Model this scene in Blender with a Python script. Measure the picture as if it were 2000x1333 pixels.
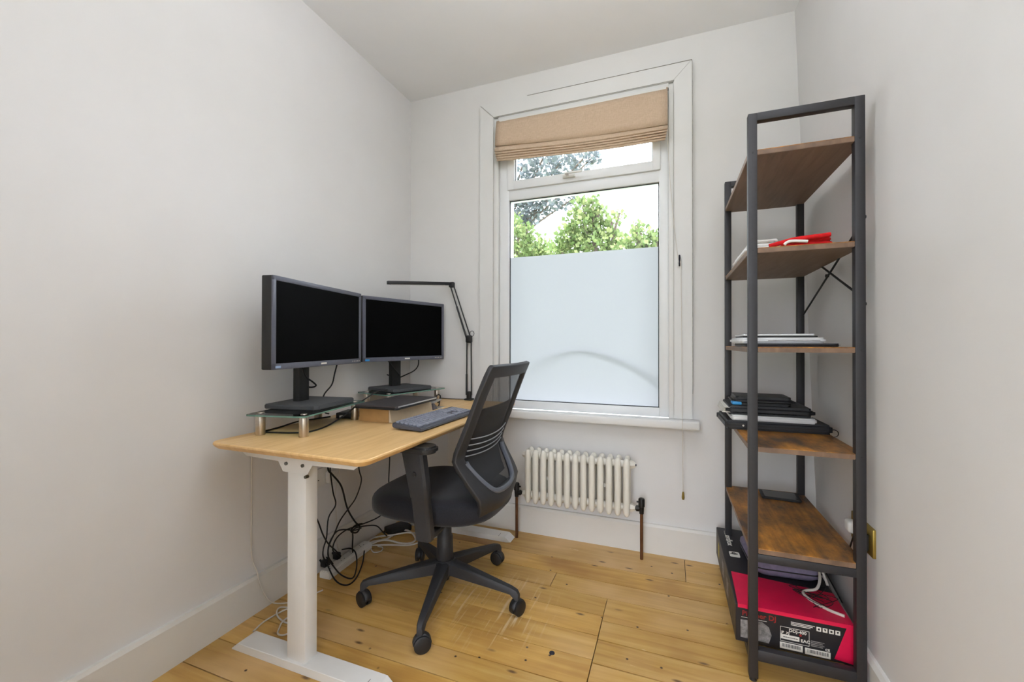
import bpy, bmesh, math, random
from mathutils import Vector, Matrix
random.seed(7)
for o in list(bpy.data.objects):
    bpy.data.objects.remove(o)
S = bpy.context.scene
COL = S.collection
PI = math.pi

# ------------------------------------------------------------------ camera
cam_d = bpy.data.cameras.new('camera')
cam_d.sensor_width = 36.0
cam_d.lens = 817.69 * 36.0 / 2000.0
cam_d.clip_start = 0.02
cam = bpy.data.objects.new('camera', cam_d)
COL.objects.link(cam)
yaw, pitch, roll = 0.3605, 0.0060, 0.0014
fw = Vector((-math.sin(yaw) * math.cos(pitch), math.cos(yaw) * math.cos(pitch), math.sin(pitch)))
rt = Vector((math.cos(yaw), math.sin(yaw), 0))
up = rt.cross(fw)
rt2 = rt * math.cos(roll) + up * math.sin(roll)
up2 = -rt * math.sin(roll) + up * math.cos(roll)
M = Matrix((rt2, up2, -fw)).transposed().to_4x4()
M.translation = Vector((1.5652, -2.2929, 1.08))
cam.matrix_world = M
S.camera = cam

# ------------------------------------------------------------------ world (bright overcast sky), exposure
W = bpy.data.worlds.new('overcast_sky')
S.world = W
W.use_nodes = True
bg = W.node_tree.nodes['Background']
bg.inputs['Color'].default_value = (0.92, 0.965, 1.05, 1)
bg.inputs['Strength'].default_value = 6.5
UPLIGHT_FILL = 130.0              # radiance of the unseen uplighter added to brighten the ceiling
LAMP = 9.0               # radiance of the unseen ceiling light added to brighten the room
S.view_settings.view_transform = 'Standard'
S.view_settings.look = 'None'
S.view_settings.gamma = 1
S.view_settings.use_curve_mapping = False
S.view_settings.exposure = 0.50

# ------------------------------------------------------------------ materials
def srgb(r, g, b):
    f = lambda c: (c / 255 / 12.92) if c / 255 <= 0.04045 else ((c / 255 + 0.055) / 1.055) ** 2.4
    return (f(r), f(g), f(b), 1)

MATS = {}
def mat(name, rgb, rough=0.5, metal=0.0, var=0.06, scale=30.0, bump=0.0, bscale=None, spec=0.5, stretch=(1, 1, 1), coat=0.0):
    """principled material with a procedural tone variation and fine relief"""
    if name in MATS:
        return MATS[name]
    m = bpy.data.materials.new(name)
    m.use_nodes = True
    nt = m.node_tree
    p = nt.nodes['Principled BSDF']
    c = srgb(*rgb)
    tc = nt.nodes.new('ShaderNodeTexCoord')
    mp = nt.nodes.new('ShaderNodeMapping')
    mp.inputs['Scale'].default_value = stretch
    nt.links.new(tc.outputs['Object'], mp.inputs['Vector'])
    nz = nt.nodes.new('ShaderNodeTexNoise')
    nz.inputs['Scale'].default_value = scale
    nz.inputs['Detail'].default_value = 4
    nt.links.new(mp.outputs['Vector'], nz.inputs['Vector'])
    rp = nt.nodes.new('ShaderNodeValToRGB')
    rp.color_ramp.elements[0].position = 0.3
    rp.color_ramp.elements[1].position = 0.7
    rp.color_ramp.elements[0].color = tuple(max(0, x * (1 - var)) for x in c[:3]) + (1,)
    rp.color_ramp.elements[1].color = tuple(min(1, x * (1 + var)) for x in c[:3]) + (1,)
    nt.links.new(nz.outputs['Fac'], rp.inputs['Fac'])
    nt.links.new(rp.outputs['Color'], p.inputs['Base Color'])
    p.inputs['Roughness'].default_value = rough
    p.inputs['Metallic'].default_value = metal
    p.inputs['Specular IOR Level'].default_value = spec
    p.inputs['Coat Weight'].default_value = coat
    if bump > 0:
        nb = nt.nodes.new('ShaderNodeTexNoise')
        nb.inputs['Scale'].default_value = bscale or scale * 4
        nb.inputs['Detail'].default_value = 3
        nt.links.new(mp.outputs['Vector'], nb.inputs['Vector'])
        bp = nt.nodes.new('ShaderNodeBump')
        bp.inputs['Strength'].default_value = bump
        bp.inputs['Distance'].default_value = 0.002
        nt.links.new(nb.outputs['Fac'], bp.inputs['Height'])
        nt.links.new(bp.outputs['Normal'], p.inputs['Normal'])
    MATS[name] = m
    return m

def node_mat(name):
    m = bpy.data.materials.new(name)
    m.use_nodes = True
    MATS[name] = m
    return m, m.node_tree, m.node_tree.nodes['Principled BSDF'], m.node_tree.nodes['Material Output']

M_wall = mat('wall_paint', (223, 221, 219), 0.85, var=0.012, scale=6, bump=0.05, bscale=180)
M_ceil = mat('ceiling_paint', (240, 240, 240), 0.9, var=0.01, scale=5)
M_trim = mat('gloss_white_paint', (222, 221, 219), 0.45, var=0.012, scale=9, bump=0.03, bscale=60)
M_skirt = mat('skirting_paint', (222, 219, 213), 0.55, var=0.015, scale=9, bump=0.03, bscale=60)
M_upvc = mat('white_upvc', (228, 229, 230), 0.35, var=0.006, scale=8)
M_rubber = mat('black_gasket', (25, 26, 30), 0.6, var=0.1)
M_white = mat('white_plastic', (225, 223, 218), 0.4, var=0.01)
M_radw = mat('radiator_enamel', (228, 224, 213), 0.35, var=0.012)
M_deskw = mat('white_powder_coat', (228, 226, 222), 0.45, var=0.01, bump=0.03, bscale=300)
M_black = mat('black_plastic', (28, 28, 30), 0.5, var=0.12, scale=60)
M_chair = mat('chair_plastic', (43, 43, 46), 0.55, var=0.1, scale=90, bump=0.15, bscale=500)
M_fabric = mat('black_seat_fabric', (33, 33, 38), 0.9, var=0.25, scale=260, bump=0.5, bscale=700, spec=0.3)
M_fabric.node_tree.nodes['Principled BSDF'].inputs['Sheen Weight'].default_value = 0.16
M_fabric.node_tree.nodes['Principled BSDF'].inputs['Sheen Roughness'].default_value = 0.4
M_cable = mat('black_cable', (18, 18, 20), 0.5, var=0.1)
M_cablew = mat('white_cable', (214, 208, 198), 0.5, var=0.03)
M_mon = mat('monitor_bezel', (90, 92, 104), 0.4, var=0.05, scale=80)
M_mside = mat('monitor_housing', (33, 33, 32), 0.55, var=0.08, scale=80)
M_base = mat('monitor_base_plastic', (72, 73, 76), 0.6, var=0.06, scale=120, bump=0.1, bscale=600)
M_screen = mat('black_screen', (2, 2, 2), 0.55, var=0.0, spec=0.05)
M_steel = mat('brushed_steel', (198, 188, 175), 0.32, 1.0, var=0.05, scale=40, stretch=(1, 1, 12))
M_silver = mat('silver_metal', (205, 205, 205), 0.35, 0.8, var=0.03)
M_bolt = mat('bolt_steel', (120, 118, 112), 0.35, 1.0, var=0.1)
M_copper = mat('aged_copper', (112, 78, 56), 0.4, 0.85, var=0.3, scale=25)
M_valve = mat('bronze_black_valve', (38, 35, 33), 0.45, 0.5, var=0.2)
M_brass = mat('brass_plate', (150, 128, 62), 0.4, 0.75, var=0.12, scale=20)
M_shelfm = mat('shelf_black_steel', (47, 46, 49), 0.5, 0.2, var=0.07, scale=120, bump=0.05, bscale=500)
M_red = mat('red_cotton', (205, 18, 24), 0.95, var=0.12, scale=60, bump=0.3, bscale=500)
M_wcloth = mat('white_cotton', (236, 234, 232), 0.95, var=0.03, scale=60, bump=0.3, bscale=500)
M_leather = mat('black_leatherette', (30, 31, 36), 0.5, var=0.15, scale=150, bump=0.3, bscale=400)
M_lapw = mat('white_laptop_shell', (216, 217, 219), 0.35, 0.1, var=0.01)
M_lapd = mat('dark_grey_laptop_shell', (78, 74, 76), 0.42, 0.35, var=0.05, scale=60)
M_blue = mat('blue_plastic', (42, 140, 205), 0.45, var=0.05)
M_kraft = mat('kraft_board', (186, 146, 92), 0.8, var=0.06, scale=40, bump=0.1)
M_kraftl = mat('pale_board', (212, 196, 170), 0.8, var=0.04, scale=40)
M_boxk = mat('black_carton', (28, 27, 32), 0.45, var=0.08, scale=40)
M_boxs = mat('carton_side_print', (66, 58, 50), 0.55, var=0.5, scale=28)
M_boxr = mat('crimson_carton', (222, 18, 72), 0.42, var=0.05, scale=30)
M_ink_r = mat('red_ink', (150, 34, 30), 0.6, var=0.02)
M_ink_w = mat('white_ink', (226, 222, 214), 0.6, var=0.02)
M_ink_g = mat('grey_ink', (128, 124, 122), 0.6, var=0.45, scale=90)
M_ink_k = mat('black_ink', (24, 22, 22), 0.6, var=0.02)
M_ink_y = mat('yellow_ink', (168, 150, 52), 0.6, var=0.3, scale=60)
M_bag = mat('grey_purple_fabric', (122, 114, 138), 0.8, var=0.15, scale=60, bump=0.3, bscale=300)
M_keyb = mat('keyboard_case', (78, 80, 90), 0.45, var=0.05)
M_keys = mat('keyboard_keys', (140, 143, 156), 0.35, var=0.08, scale=80)
M_rib = mat('highlit_rib', (150, 152, 158), 0.4, var=0.04)  # highlights on the back ribs put into their light grey colour
M_grey = mat('mid_grey_plastic', (88, 92, 104), 0.4, var=0.05)
M_nail = mat('dark_iron', (58, 58, 70), 0.4, 0.7, var=0.2)
M_brick = mat('outer_reveal_render', (205, 200, 192), 0.9, var=0.06, scale=12)
M_grass = mat('garden_ground', (118, 128, 92), 0.95, var=0.3, scale=4)
M_bark = mat('bark', (96, 84, 74), 0.95, var=0.3, scale=18, bump=0.6)

# blind linen
M_linen, nt, p, out = node_mat('beige_linen')
tc = nt.nodes.new('ShaderNodeTexCoord')
w1 = nt.nodes.new('ShaderNodeTexNoise'); w1.inputs['Scale'].default_value = 1
mp = nt.nodes.new('ShaderNodeMapping'); mp.inputs['Scale'].default_value = (420, 60, 60)
mp2 = nt.nodes.new('ShaderNodeMapping'); mp2.inputs['Scale'].default_value = (40, 60, 420)
w2 = nt.nodes.new('ShaderNodeTexNoise'); w2.inputs['Scale'].default_value = 1
nt.links.new(tc.outputs['Object'], mp.inputs['Vector']); nt.links.new(mp.outputs['Vector'], w1.inputs['Vector'])
nt.links.new(tc.outputs['Object'], mp2.inputs['Vector']); nt.links.new(mp2.outputs['Vector'], w2.inputs['Vector'])
ad = nt.nodes.new('ShaderNodeMath'); ad.operation = 'ADD'
nt.links.new(w1.outputs['Fac'], ad.inputs[0]); nt.links.new(w2.outputs['Fac'], ad.inputs[1])
rp = nt.nodes.new('ShaderNodeValToRGB')
rp.color_ramp.elements[0].position = 0.35; rp.color_ramp.elements[0].color = srgb(200, 174, 148)
rp.color_ramp.elements[1].position = 0.75; rp.color_ramp.elements[1].color = srgb(222, 198, 172)
hl = nt.nodes.new('ShaderNodeMath'); hl.operation = 'MULTIPLY'; hl.inputs[1].default_value = 0.5
nt.links.new(ad.outputs[0], hl.inputs[0]); nt.links.new(hl.outputs[0], rp.inputs['Fac'])
nt.links.new(rp.outputs['Color'], p.inputs['Base Color'])
p.inputs['Roughness'].default_value = 0.95
tr = nt.nodes.new('ShaderNodeBsdfTranslucent'); nt.links.new(rp.outputs['Color'], tr.inputs['Color'])
mx = nt.nodes.new('ShaderNodeMixShader'); mx.inputs[0].default_value = 0.12
nt.links.new(p.outputs[0], mx.inputs[1]); nt.links.new(tr.outputs[0], mx.inputs[2]); nt.links.new(mx.outputs[0], out.inputs['Surface'])

def thin_glass(name, tint, gloss_rough=0.0):
    m, nt, p, out = node_mat(name)
    nt.nodes.remove(p)
    t = nt.nodes.new('ShaderNodeBsdfTransparent'); t.inputs['Color'].default_value = tint
    g = nt.nodes.new('ShaderNodeBsdfGlossy'); g.inputs['Roughness'].default_value = gloss_rough
    lw = nt.nodes.new('ShaderNodeFresnel'); lw.inputs['IOR'].default_value = 1.45
    mx = nt.nodes.new('ShaderNodeMixShader')
    nt.links.new(lw.outputs[0], mx.inputs[0]); nt.links.new(t.outputs[0], mx.inputs[1]); nt.links.new(g.outputs[0], mx.inputs[2])
    nt.links.new(mx.outputs[0], out.inputs['Surface'])
    return m
M_glass = thin_glass('window_glass', (0.95, 0.97, 0.97, 1))
M_gtop = thin_glass('green_tinted_glass', (0.80, 0.90, 0.86, 1))
M_gedge = mat('glass_green_edge', (104, 140, 126), 0.25, var=0.08)

# frosted privacy film
M_frost, nt, p, out = node_mat('frosted_film')
nt.nodes.remove(p)
t = nt.nodes.new('ShaderNodeBsdfTranslucent'); t.inputs['Color'].default_value = (0.375, 0.375, 0.40, 1)
d = nt.nodes.new('ShaderNodeBsdfDiffuse'); d.inputs['Color'].default_value = (0.7, 0.7, 0.7, 1)
mx = nt.nodes.new('ShaderNodeMixShader'); mx.inputs[0].default_value = 0.14
nt.links.new(t.outputs[0], mx.inputs[1]); nt.links.new(d.outputs[0], mx.inputs[2]); nt.links.new(mx.outputs[0], out.inputs['Surface'])

# chair mesh
M_mesh, nt, p, out = node_mat('black_chair_mesh')
tc = nt.nodes.new('ShaderNodeTexCoord')
ck = nt.nodes.new('ShaderNodeTexChecker'); ck.inputs['Scale'].default_value = 420
nt.links.new(tc.outputs['Object'], ck.inputs['Vector'])
p.inputs['Base Color'].default_value = srgb(44, 45, 49); p.inputs['Roughness'].default_value = 0.7
tt = nt.nodes.new('ShaderNodeBsdfTransparent')
ml = nt.nodes.new('ShaderNodeMath'); ml.operation = 'MULTIPLY'; ml.inputs[1].default_value = 0.42
nt.links.new(ck.outputs['Fac'], ml.inputs[0])
mx = nt.nodes.new('ShaderNodeMixShader')
nt.links.new(ml.outputs[0], mx.inputs[0]); nt.links.new(p.outputs[0], mx.inputs[1]); nt.links.new(tt.outputs[0], mx.inputs[2]); nt.links.new(mx.outputs[0], out.inputs['Surface'])

def wood(name, c0, c1, c2, stretch, scale=6.0, rough=0.45, rnd=0.0, knots=False, scuffs=False, blotch=None, bump=0.08):
    """grain stretched along one axis; optional per-board tone, knots, pale scuffs and dark blotches"""
    m, nt, p, out = node_mat(name)
    N, L = nt.nodes, nt.links
    tc = N.new('ShaderNodeTexCoord')
    geo = N.new('ShaderNodeNewGeometry')
    oi = N.new('ShaderNodeObjectInfo')
    off = N.new('ShaderNodeVectorMath'); off.operation = 'SCALE'; off.inputs['Scale'].default_value = 9.0
    L.new(oi.outputs['Random'], off.inputs[0])
    addv = N.new('ShaderNodeVectorMath'); addv.operation = 'ADD'
    L.new(tc.outputs['Object'], addv.inputs[0])
    if rnd > 0:
        cmb = N.new('ShaderNodeCombineXYZ')
        mr = N.new('ShaderNodeMath'); mr.operation = 'MULTIPLY'; mr.inputs[1].default_value = 17.0
        L.new(oi.outputs['Random'], mr.inputs[0]); L.new(mr.outputs[0], cmb.inputs[0]); L.new(mr.outputs[0], cmb.inputs[1])
        L.new(cmb.outputs[0], addv.inputs[1])
    mp = N.new('ShaderNodeMapping'); mp.inputs['Scale'].default_value = stretch
    L.new(addv.outputs[0], mp.inputs['Vector'])
    nz = N.new('ShaderNodeTexNoise'); nz.inputs['Scale'].default_value = scale; nz.inputs['Detail'].default_value = 7; nz.inputs['Distortion'].default_value = 0.6
    L.new(mp.outputs[0], nz.inputs['Vector'])
    rp = N.new('ShaderNodeValToRGB')
    e = rp.color_ramp.elements
    e[0].position = 0.28; e[0].color = srgb(*c0)
    e[1].position = 0.72; e[1].color = srgb(*c2)
    k = e.new(0.5); k.color = srgb(*c1)
    L.new(nz.outputs['Fac'], rp.inputs['Fac'])
    col = rp.outputs['Color']
    def mixc(fac, a, b, mode='MIX'):
        mm = N.new('ShaderNodeMix'); mm.data_type = 'RGBA'; mm.blend_type = mode
        if isinstance(fac, float): mm.inputs['Factor'].default_value = fac
        else: L.new(fac, mm.inputs['Factor'])
        L.new(a, mm.inputs[6])
        if isinstance(b, tuple): mm.inputs[7].default_value = b
        else: L.new(b, mm.inputs[7])
        return mm.outputs[2]
    def thr(sock, lo, hi):
        r = N.new('ShaderNodeMapRange'); r.inputs['From Min'].default_value = lo; r.inputs['From Max'].default_value = hi
        L.new(sock, r.inputs['Value'])
        return r.outputs['Result']
    # broad patches
    n2 = N.new('ShaderNodeTexNoise'); n2.inputs['Scale'].default_value = 2.3; n2.inputs['Detail'].default_value = 3
    L.new(addv.outputs[0], n2.inputs['Vector'])
    if rnd > 0:
        mr2 = N.new('ShaderNodeMapRange'); mr2.inputs['To Min'].default_value = 1 - rnd; mr2.inputs['To Max'].default_value = 1 + rnd * 0.5
        L.new(oi.outputs['Random'], mr2.inputs['Value'])
        hs = N.new('ShaderNodeHueSaturation'); L.new(mr2.outputs[0], hs.inputs['Value']); L.new(col, hs.inputs['Color'])
        col = hs.outputs['Color']
        col = mixc(thr(n2.outputs['Fac'], 0.48, 0.85), col, srgb(230, 192, 140))
        col = mixc(thr(n2.outputs['Fac'], 0.46, 0.20), col, srgb(158, 112, 56))
    if knots:
        vo = N.new('ShaderNodeTexVoronoi'); vo.voronoi_dimensions = '2D'; vo.inputs['Scale'].default_value = 3.4; vo.inputs['Randomness'].default_value = 1.0
        mk = N.new('ShaderNodeMapping'); mk.inputs['Scale'].default_value = (0.8, 2.2, 0.01)
        L.new(addv.outputs[0], mk.inputs['Vector']); L.new(mk.outputs[0], vo.inputs['Vector'])
        kf = thr(vo.outputs['Distance'], 0.060, 0.018)
        nk = N.new('ShaderNodeTexNoise'); nk.inputs['Scale'].default_value = 2.1; nk.inputs['Detail'].default_value = 0
        L.new(geo.outputs['Position'], nk.inputs['Vector'])
        kk = N.new('ShaderNodeMath'); kk.operation = 'MULTIPLY'
        L.new(kf, kk.inputs[0]); L.new(thr(nk.outputs['Fac'], 0.44, 0.56), kk.inputs[1])
        col = mixc(kk.outputs[0], col, srgb(104, 74, 44))
        vs = N.new('ShaderNodeTexVoronoi'); vs.voronoi_dimensions = '2D'; vs.inputs['Scale'].default_value = 7.0
        L.new(addv.outputs[0], vs.inputs['Vector'])
        nm = N.new('ShaderNodeTexNoise'); nm.inputs['Scale'].default_value = 4.3; nm.inputs['Detail'].default_value = 0
        L.new(addv.outputs[0], nm.inputs['Vector'])
        km = N.new('ShaderNodeMath'); km.operation = 'MULTIPLY'
        L.new(thr(vs.outputs['Distance'], 0.040, 0.020), km.inputs[0]); L.new(thr(nm.outputs['Fac'], 0.54, 0.60), km.inputs[1])
        col = mixc(km.outputs[0], col, srgb(60, 42, 28))
    if scuffs:
        # pale abraded streaks, mostly along the boards, plus caster scratches
        ms = N.new('ShaderNodeMapping'); ms.inputs['Scale'].default_value = (1.5, 11, 1); ms.inputs['Rotation'].default_value = (0, 0, 0.08)
        L.new(geo.outputs['Position'], ms.inputs['Vector'])
        ns = N.new('ShaderNodeTexNoise'); ns.inputs['Scale'].default_value = 3.2; ns.inputs['Detail'].default_value = 5; ns.inputs['Roughness'].default_value = 0.65
        L.new(ms.outputs[0], ns.inputs['Vector'])
        col = mixc(thr(ns.outputs['Fac'], 0.672, 0.70), col, srgb(228, 204, 166))
        ms2 = N.new('ShaderNodeMapping'); ms2.inputs['Scale'].default_value = (46, 2.6, 1); ms2.inputs['Rotation'].default_value = (0, 0, -0.95)
        L.new(geo.outputs['Position'], ms2.inputs['Vector'])
        ns2 = N.new('ShaderNodeTexNoise'); ns2.inputs['Scale'].default_value = 1.6; ns2.inputs['Detail'].default_value = 2
        L.new(ms2.outputs[0], ns2.inputs['Vector'])
        sp = N.new('ShaderNodeVectorMath'); sp.operation = 'DISTANCE'; sp.inputs[1].default_value = (0.88, -0.70, 0)
        L.new(geo.outputs['Position'], sp.inputs[0])
        near = thr(sp.outputs['Value'], 0.30, 0.12)
        sm = N.new('ShaderNodeMath'); sm.operation = 'MULTIPLY'
        L.new(thr(ns2.outputs['Fac'], 0.56, 0.74), sm.inputs[0]); L.new(near, sm.inputs[1])
        col = mixc(sm.outputs[0], col, srgb(230, 208, 170))
    if blotch:
        nb = N.new('ShaderNodeTexNoise'); nb.inputs['Scale'].default_value = 7; nb.inputs['Detail'].default_value = 6; nb.inputs['Roughness'].default_value = 0.7
        mb = N.new('ShaderNodeMapping'); mb.inputs['Scale'].default_value = (0.9, 0.45, 1)
        L.new(addv.outputs[0], mb.inputs['Vector']); L.new(mb.outputs[0], nb.inputs['Vector'])
        col = mixc(thr(nb.outputs['Fac'], 0.40, 0.62), col, srgb(*blotch))
    L.new(col, p.inputs['Base Color'])
    p.inputs['Roughness'].default_value = rough
    bp = N.new('ShaderNodeBump'); bp.inputs['Strength'].default_value = bump; bp.inputs['Distance'].default_value = 0.002
    L.new(nz.outputs['Fac'], bp.inputs['Height']); L.new(bp.outputs[0], p.inputs['Normal'])
    return m
M_board = wood('pine_floorboard', (188, 142, 70), (206, 162, 86), (218, 180, 108), (0.5, 7, 1), 5.0, 0.36, rnd=0.22, knots=True, scuffs=True)
M_oak = wood('oak_desktop', (216, 174, 114), (227, 187, 128), (235, 197, 140), (9, 0.7, 1), 5.0, 0.42, bump=0.04)
M_rust = wood('rustic_brown_board', (142, 92, 36), (186, 124, 48), (212, 148, 64), (10, 0.8, 1), 5.0, 0.45, blotch=(74, 56, 44))
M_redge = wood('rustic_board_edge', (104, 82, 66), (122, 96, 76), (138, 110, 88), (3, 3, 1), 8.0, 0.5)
M_runder = wood('bounce_lit_underside', (112, 92, 76), (124, 102, 85), (134, 112, 94), (8, 0.8, 1), 6.0, 0.55)  # underside colour lightened to stand in for light bounced off the floor

# ------------------------------------------------------------------ mesh builder
ORG = {}
def smoothpath(pts, n=6):
    P = [Vector(p) for p in pts]
    if len(P) < 3: return P
    P = [P[0] * 2 - P[1]] + P + [P[-1] * 2 - P[-2]]
    o = []
    for i in range(1, len(P) - 2):
        a, b, c, d = P[i - 1], P[i], P[i + 1], P[i + 2]
        for k in range(n):
            t = k / n
            o.append(0.5 * ((2 * b) + (c - a) * t + (2 * a - 5 * b + 4 * c - d) * t * t + (3 * b - a - 3 * c + d) * t ** 3))
    o.append(P[-2])
    return o

class B:
    def __init__(s): s.bm = bmesh.new()
    def _xf(s, vs, m):
        for v in vs: v.co = m @ v.co
    def box(s, lo, hi, bevel=0.0, seg=2, rot=None):
        lo, hi = Vector(lo), Vector(hi)
        r = bmesh.ops.create_cube(s.bm, size=1.0)
        vs = r['verts']
        c, d = (lo + hi) / 2, hi - lo
        for v in vs: v.co = Vector((v.co.x * d.x, v.co.y * d.y, v.co.z * d.z))
        if bevel > 0:
            es = {e for v in vs for e in v.link_edges}
            rr = bmesh.ops.bevel(s.bm, geom=list(es), offset=bevel, segments=seg, affect='EDGES', profile=0.5)
            vs = list({v for f in rr['faces'] for v in f.verts} | {v for v in vs if v.is_valid})
        m = Matrix.Translation(c)
        if rot is not None: m = m @ rot
        s._xf(vs, m)
        return s
    def cyl(s, p0, p1, r0, r1=None, n=16, caps=True):
        r1 = r0 if r1 is None else r1
        return s.sweep([p0, p1], [r0, r1], n, caps)
    def sweep(s, path, rad, n=10, caps=True):
        P = [Vector(p) for p in path]
        R = rad if isinstance(rad, (list, tuple)) else [rad] * len(P)
        rings = []
        prev = None
        for i, p in enumerate(P):
            t = (P[min(i + 1, len(P) - 1)] - P[max(i - 1, 0)])
            t = t.normalized() if t.length > 1e-9 else Vector((0, 0, 1))
            if prev is None:
                a = Vector((0, 0, 1)) if abs(t.z) < 0.9 else Vector((1, 0, 0))
                u = t.cross(a).normalized()
            else:
                u = (prev - t * prev.dot(t)).normalized()
            prev = u
            w = t.cross(u)
            rings.append([s.bm.verts.new(p + (u * math.cos(2 * PI * k / n) + w * math.sin(2 * PI * k / n)) * R[i]) for k in range(n)])
        for a, b in zip(rings, rings[1:]):
            for k in range(n):
                s.bm.faces.new((a[k], a[(k + 1) % n], b[(k + 1) % n], b[k]))
        if caps:
            s.bm.faces.new(rings[0][::-1]); s.bm.faces.new(rings[-1])
        return s
    def tube(s, pts, r, n=7, k=5): return s.sweep(smoothpath(pts, k), r, n)
    def prism(s, poly, axis, a, b, bevel=0.0, seg=2):
        """poly: 2D points in the two other axes (in xyz order); extruded along axis from a to b"""
        def mk(p, t):
            q = list(p); q.insert('xyz'.index(axis), t); return Vector(q)
        v0 = [s.bm.verts.new(mk(p, a)) for p in poly]
        v1 = [s.bm.verts.new(mk(p, b)) for p in poly]
        n = len(poly)
        fs = [s.bm.faces.new(v0), s.bm.faces.new(v1[::-1])]
        for i in range(n): fs.append(s.bm.faces.new((v0[(i + 1) % n], v0[i], v1[i], v1[(i + 1) % n])))
        bmesh.ops.recalc_face_normals(s.bm, faces=fs)
        if bevel > 0:
            es = list({e for f in fs for e in f.edges})
            bmesh.ops.bevel(s.bm, geom=es, offset=bevel, segments=seg, affect='EDGES')
        return s
    def grid(s, rows):
        V = [[s.bm.verts.new(p) for p in r] for r in rows]
        for a, b in zip(V, V[1:]):
            for k in range(len(a) - 1):
                s.bm.faces.new((a[k], a[k + 1], b[k + 1], b[k]))
        return V
    def sphere(s, c, r, n=16, m=10, scale=(1, 1, 1)):
        rr = bmesh.ops.create_uvsphere(s.bm, u_segments=n, v_segments=m, radius=r)
        for v in rr['verts']: v.co = Vector((v.co.x * scale[0], v.co.y * scale[1], v.co.z * scale[2])) + Vector(c)
        return s
    def build(s, name, m, parent=None, smooth=True, angle=35, local=False, rot=None):
        if parent is not None and not local:
            off = ORG[parent.name]
        elif parent is None:
            cs = [v.co for v in s.bm.verts]
            off = Vector(((min(c.x for c in cs) + max(c.x for c in cs)) / 2, (min(c.y for c in cs) + max(c.y for c in cs)) / 2, min(c.z for c in cs)))
        else:
            off = Vector((0, 0, 0))
        for v in s.bm.verts: v.co -= off
        me = bpy.data.meshes.new(name)
        s.bm.to_mesh(me); s.bm.free()
        if smooth:
            me.polygons.foreach_set('use_smooth', [True] * len(me.polygons))
            me.set_sharp_from_angle(angle=math.radians(angle))
        me.materials.append(m)
        o = bpy.data.objects.new(name, me)
        COL.objects.link(o)
        if parent is not None:
            o.parent = parent
            ORG[o.name] = ORG[parent.name]
        else:
            o.location = off
            ORG[o.name] = off
        return o

def tag(o, label=None, cat=None, group=None, kind=None):
    if label: o['label'] = label
    if cat: o['category'] = cat
    if group: o['group'] = group
    if kind: o['kind'] = kind
    return o
def thing(name, loc, label, cat, group=None, rz=0.0):
    o = bpy.data.objects.new(name, None)
    o.empty_display_size = 0.05
    COL.objects.link(o)
    o.location = loc
    o.rotation_euler = (0, 0, rz)
    ORG[o.name] = Vector(loc)
    return tag(o, label, cat, group)
def struct(o, label=None):
    o['kind'] = 'structure'
    if label: o['label'] = label
    return o
def dup(o, parent):
    c = o.copy(); COL.objects.link(c); c.parent = parent
    return c
def text(name, body, size, m, parent, loc, rot, bold=0.0, align='LEFT'):
    cu = bpy.data.curves.new(name, 'FONT')
    cu.body = body; cu.size = size; cu.extrude = 0.0003; cu.offset = bold; cu.resolution_u = 3; cu.align_x = align
    t = bpy.data.objects.new(name + '_source', cu)
    COL.objects.link(t)
    dg = bpy.context.evaluated_depsgraph_get()
    me = bpy.data.meshes.new_from_object(t.evaluated_get(dg))
    bpy.data.objects.remove(t); bpy.data.curves.remove(cu)
    me.name = name
    me.materials.clear(); me.materials.append(m)
    o = bpy.data.objects.new(name, me)
    COL.objects.link(o)
    o.parent = parent
    o.location = Vector(loc) - ORG[parent.name]
    o.rotation_euler = rot
    return o

# ================================================================== ROOM
H = 2.641
YR = -3.15
XW = 2.135
# floor: sub-floor slab with individually laid boards
fl = struct(B().box((-0.12, YR - 0.1, -0.20), (2.4, 0.1, -0.014)).build('floor', mat('subfloor_dark', (16, 12, 9), 0.9), smooth=False), 'worn honey-coloured pine floorboards')
def board(x0, x1, y0, y1):
    g = random.choice((0.0014, 0.0018, 0.0022))
    if x0 > 1.3 and y1 < -0.74: g = 0.0026
    B().box((x0 + g * 0.8, y0 + g, -0.014), (x1 - g * 0.8, y1 - g, 0.0)).build('floorboard', M_board, fl, smooth=False)
XE = 2.25
rows_top = [(0.0, -0.235, [1.633]), (-0.235, -0.367, []), (-0.367, -0.486, [1.066])]
for a, b, js in rows_top:
    xs = [-0.02] + js + [XE]
    for x0, x1 in zip(xs, xs[1:]): board(x0, x1, b, a)
left = [-0.486, -0.607, -0.729, -0.852, -0.980, -1.098, -1.232, -1.353, -1.47, -1.60, -1.72, -1.85, -1.97, -2.09, -2.22]
right = [-0.486, -0.636, -0.746, -0.866, -0.985]
for a, b in zip(left, left[1:]):
    if a > -0.98: board(-0.02, 1.317, b, a)
    else: board(-0.02, XE, b, a)
right[-1] = -0.980
for a, b in zip(right, right[1:]): board(1.317, XE, b, a)
y = -2.22
while y > YR - 0.05:
    board(-0.02, XE, y - 0.125, y); y -= 0.125

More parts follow.
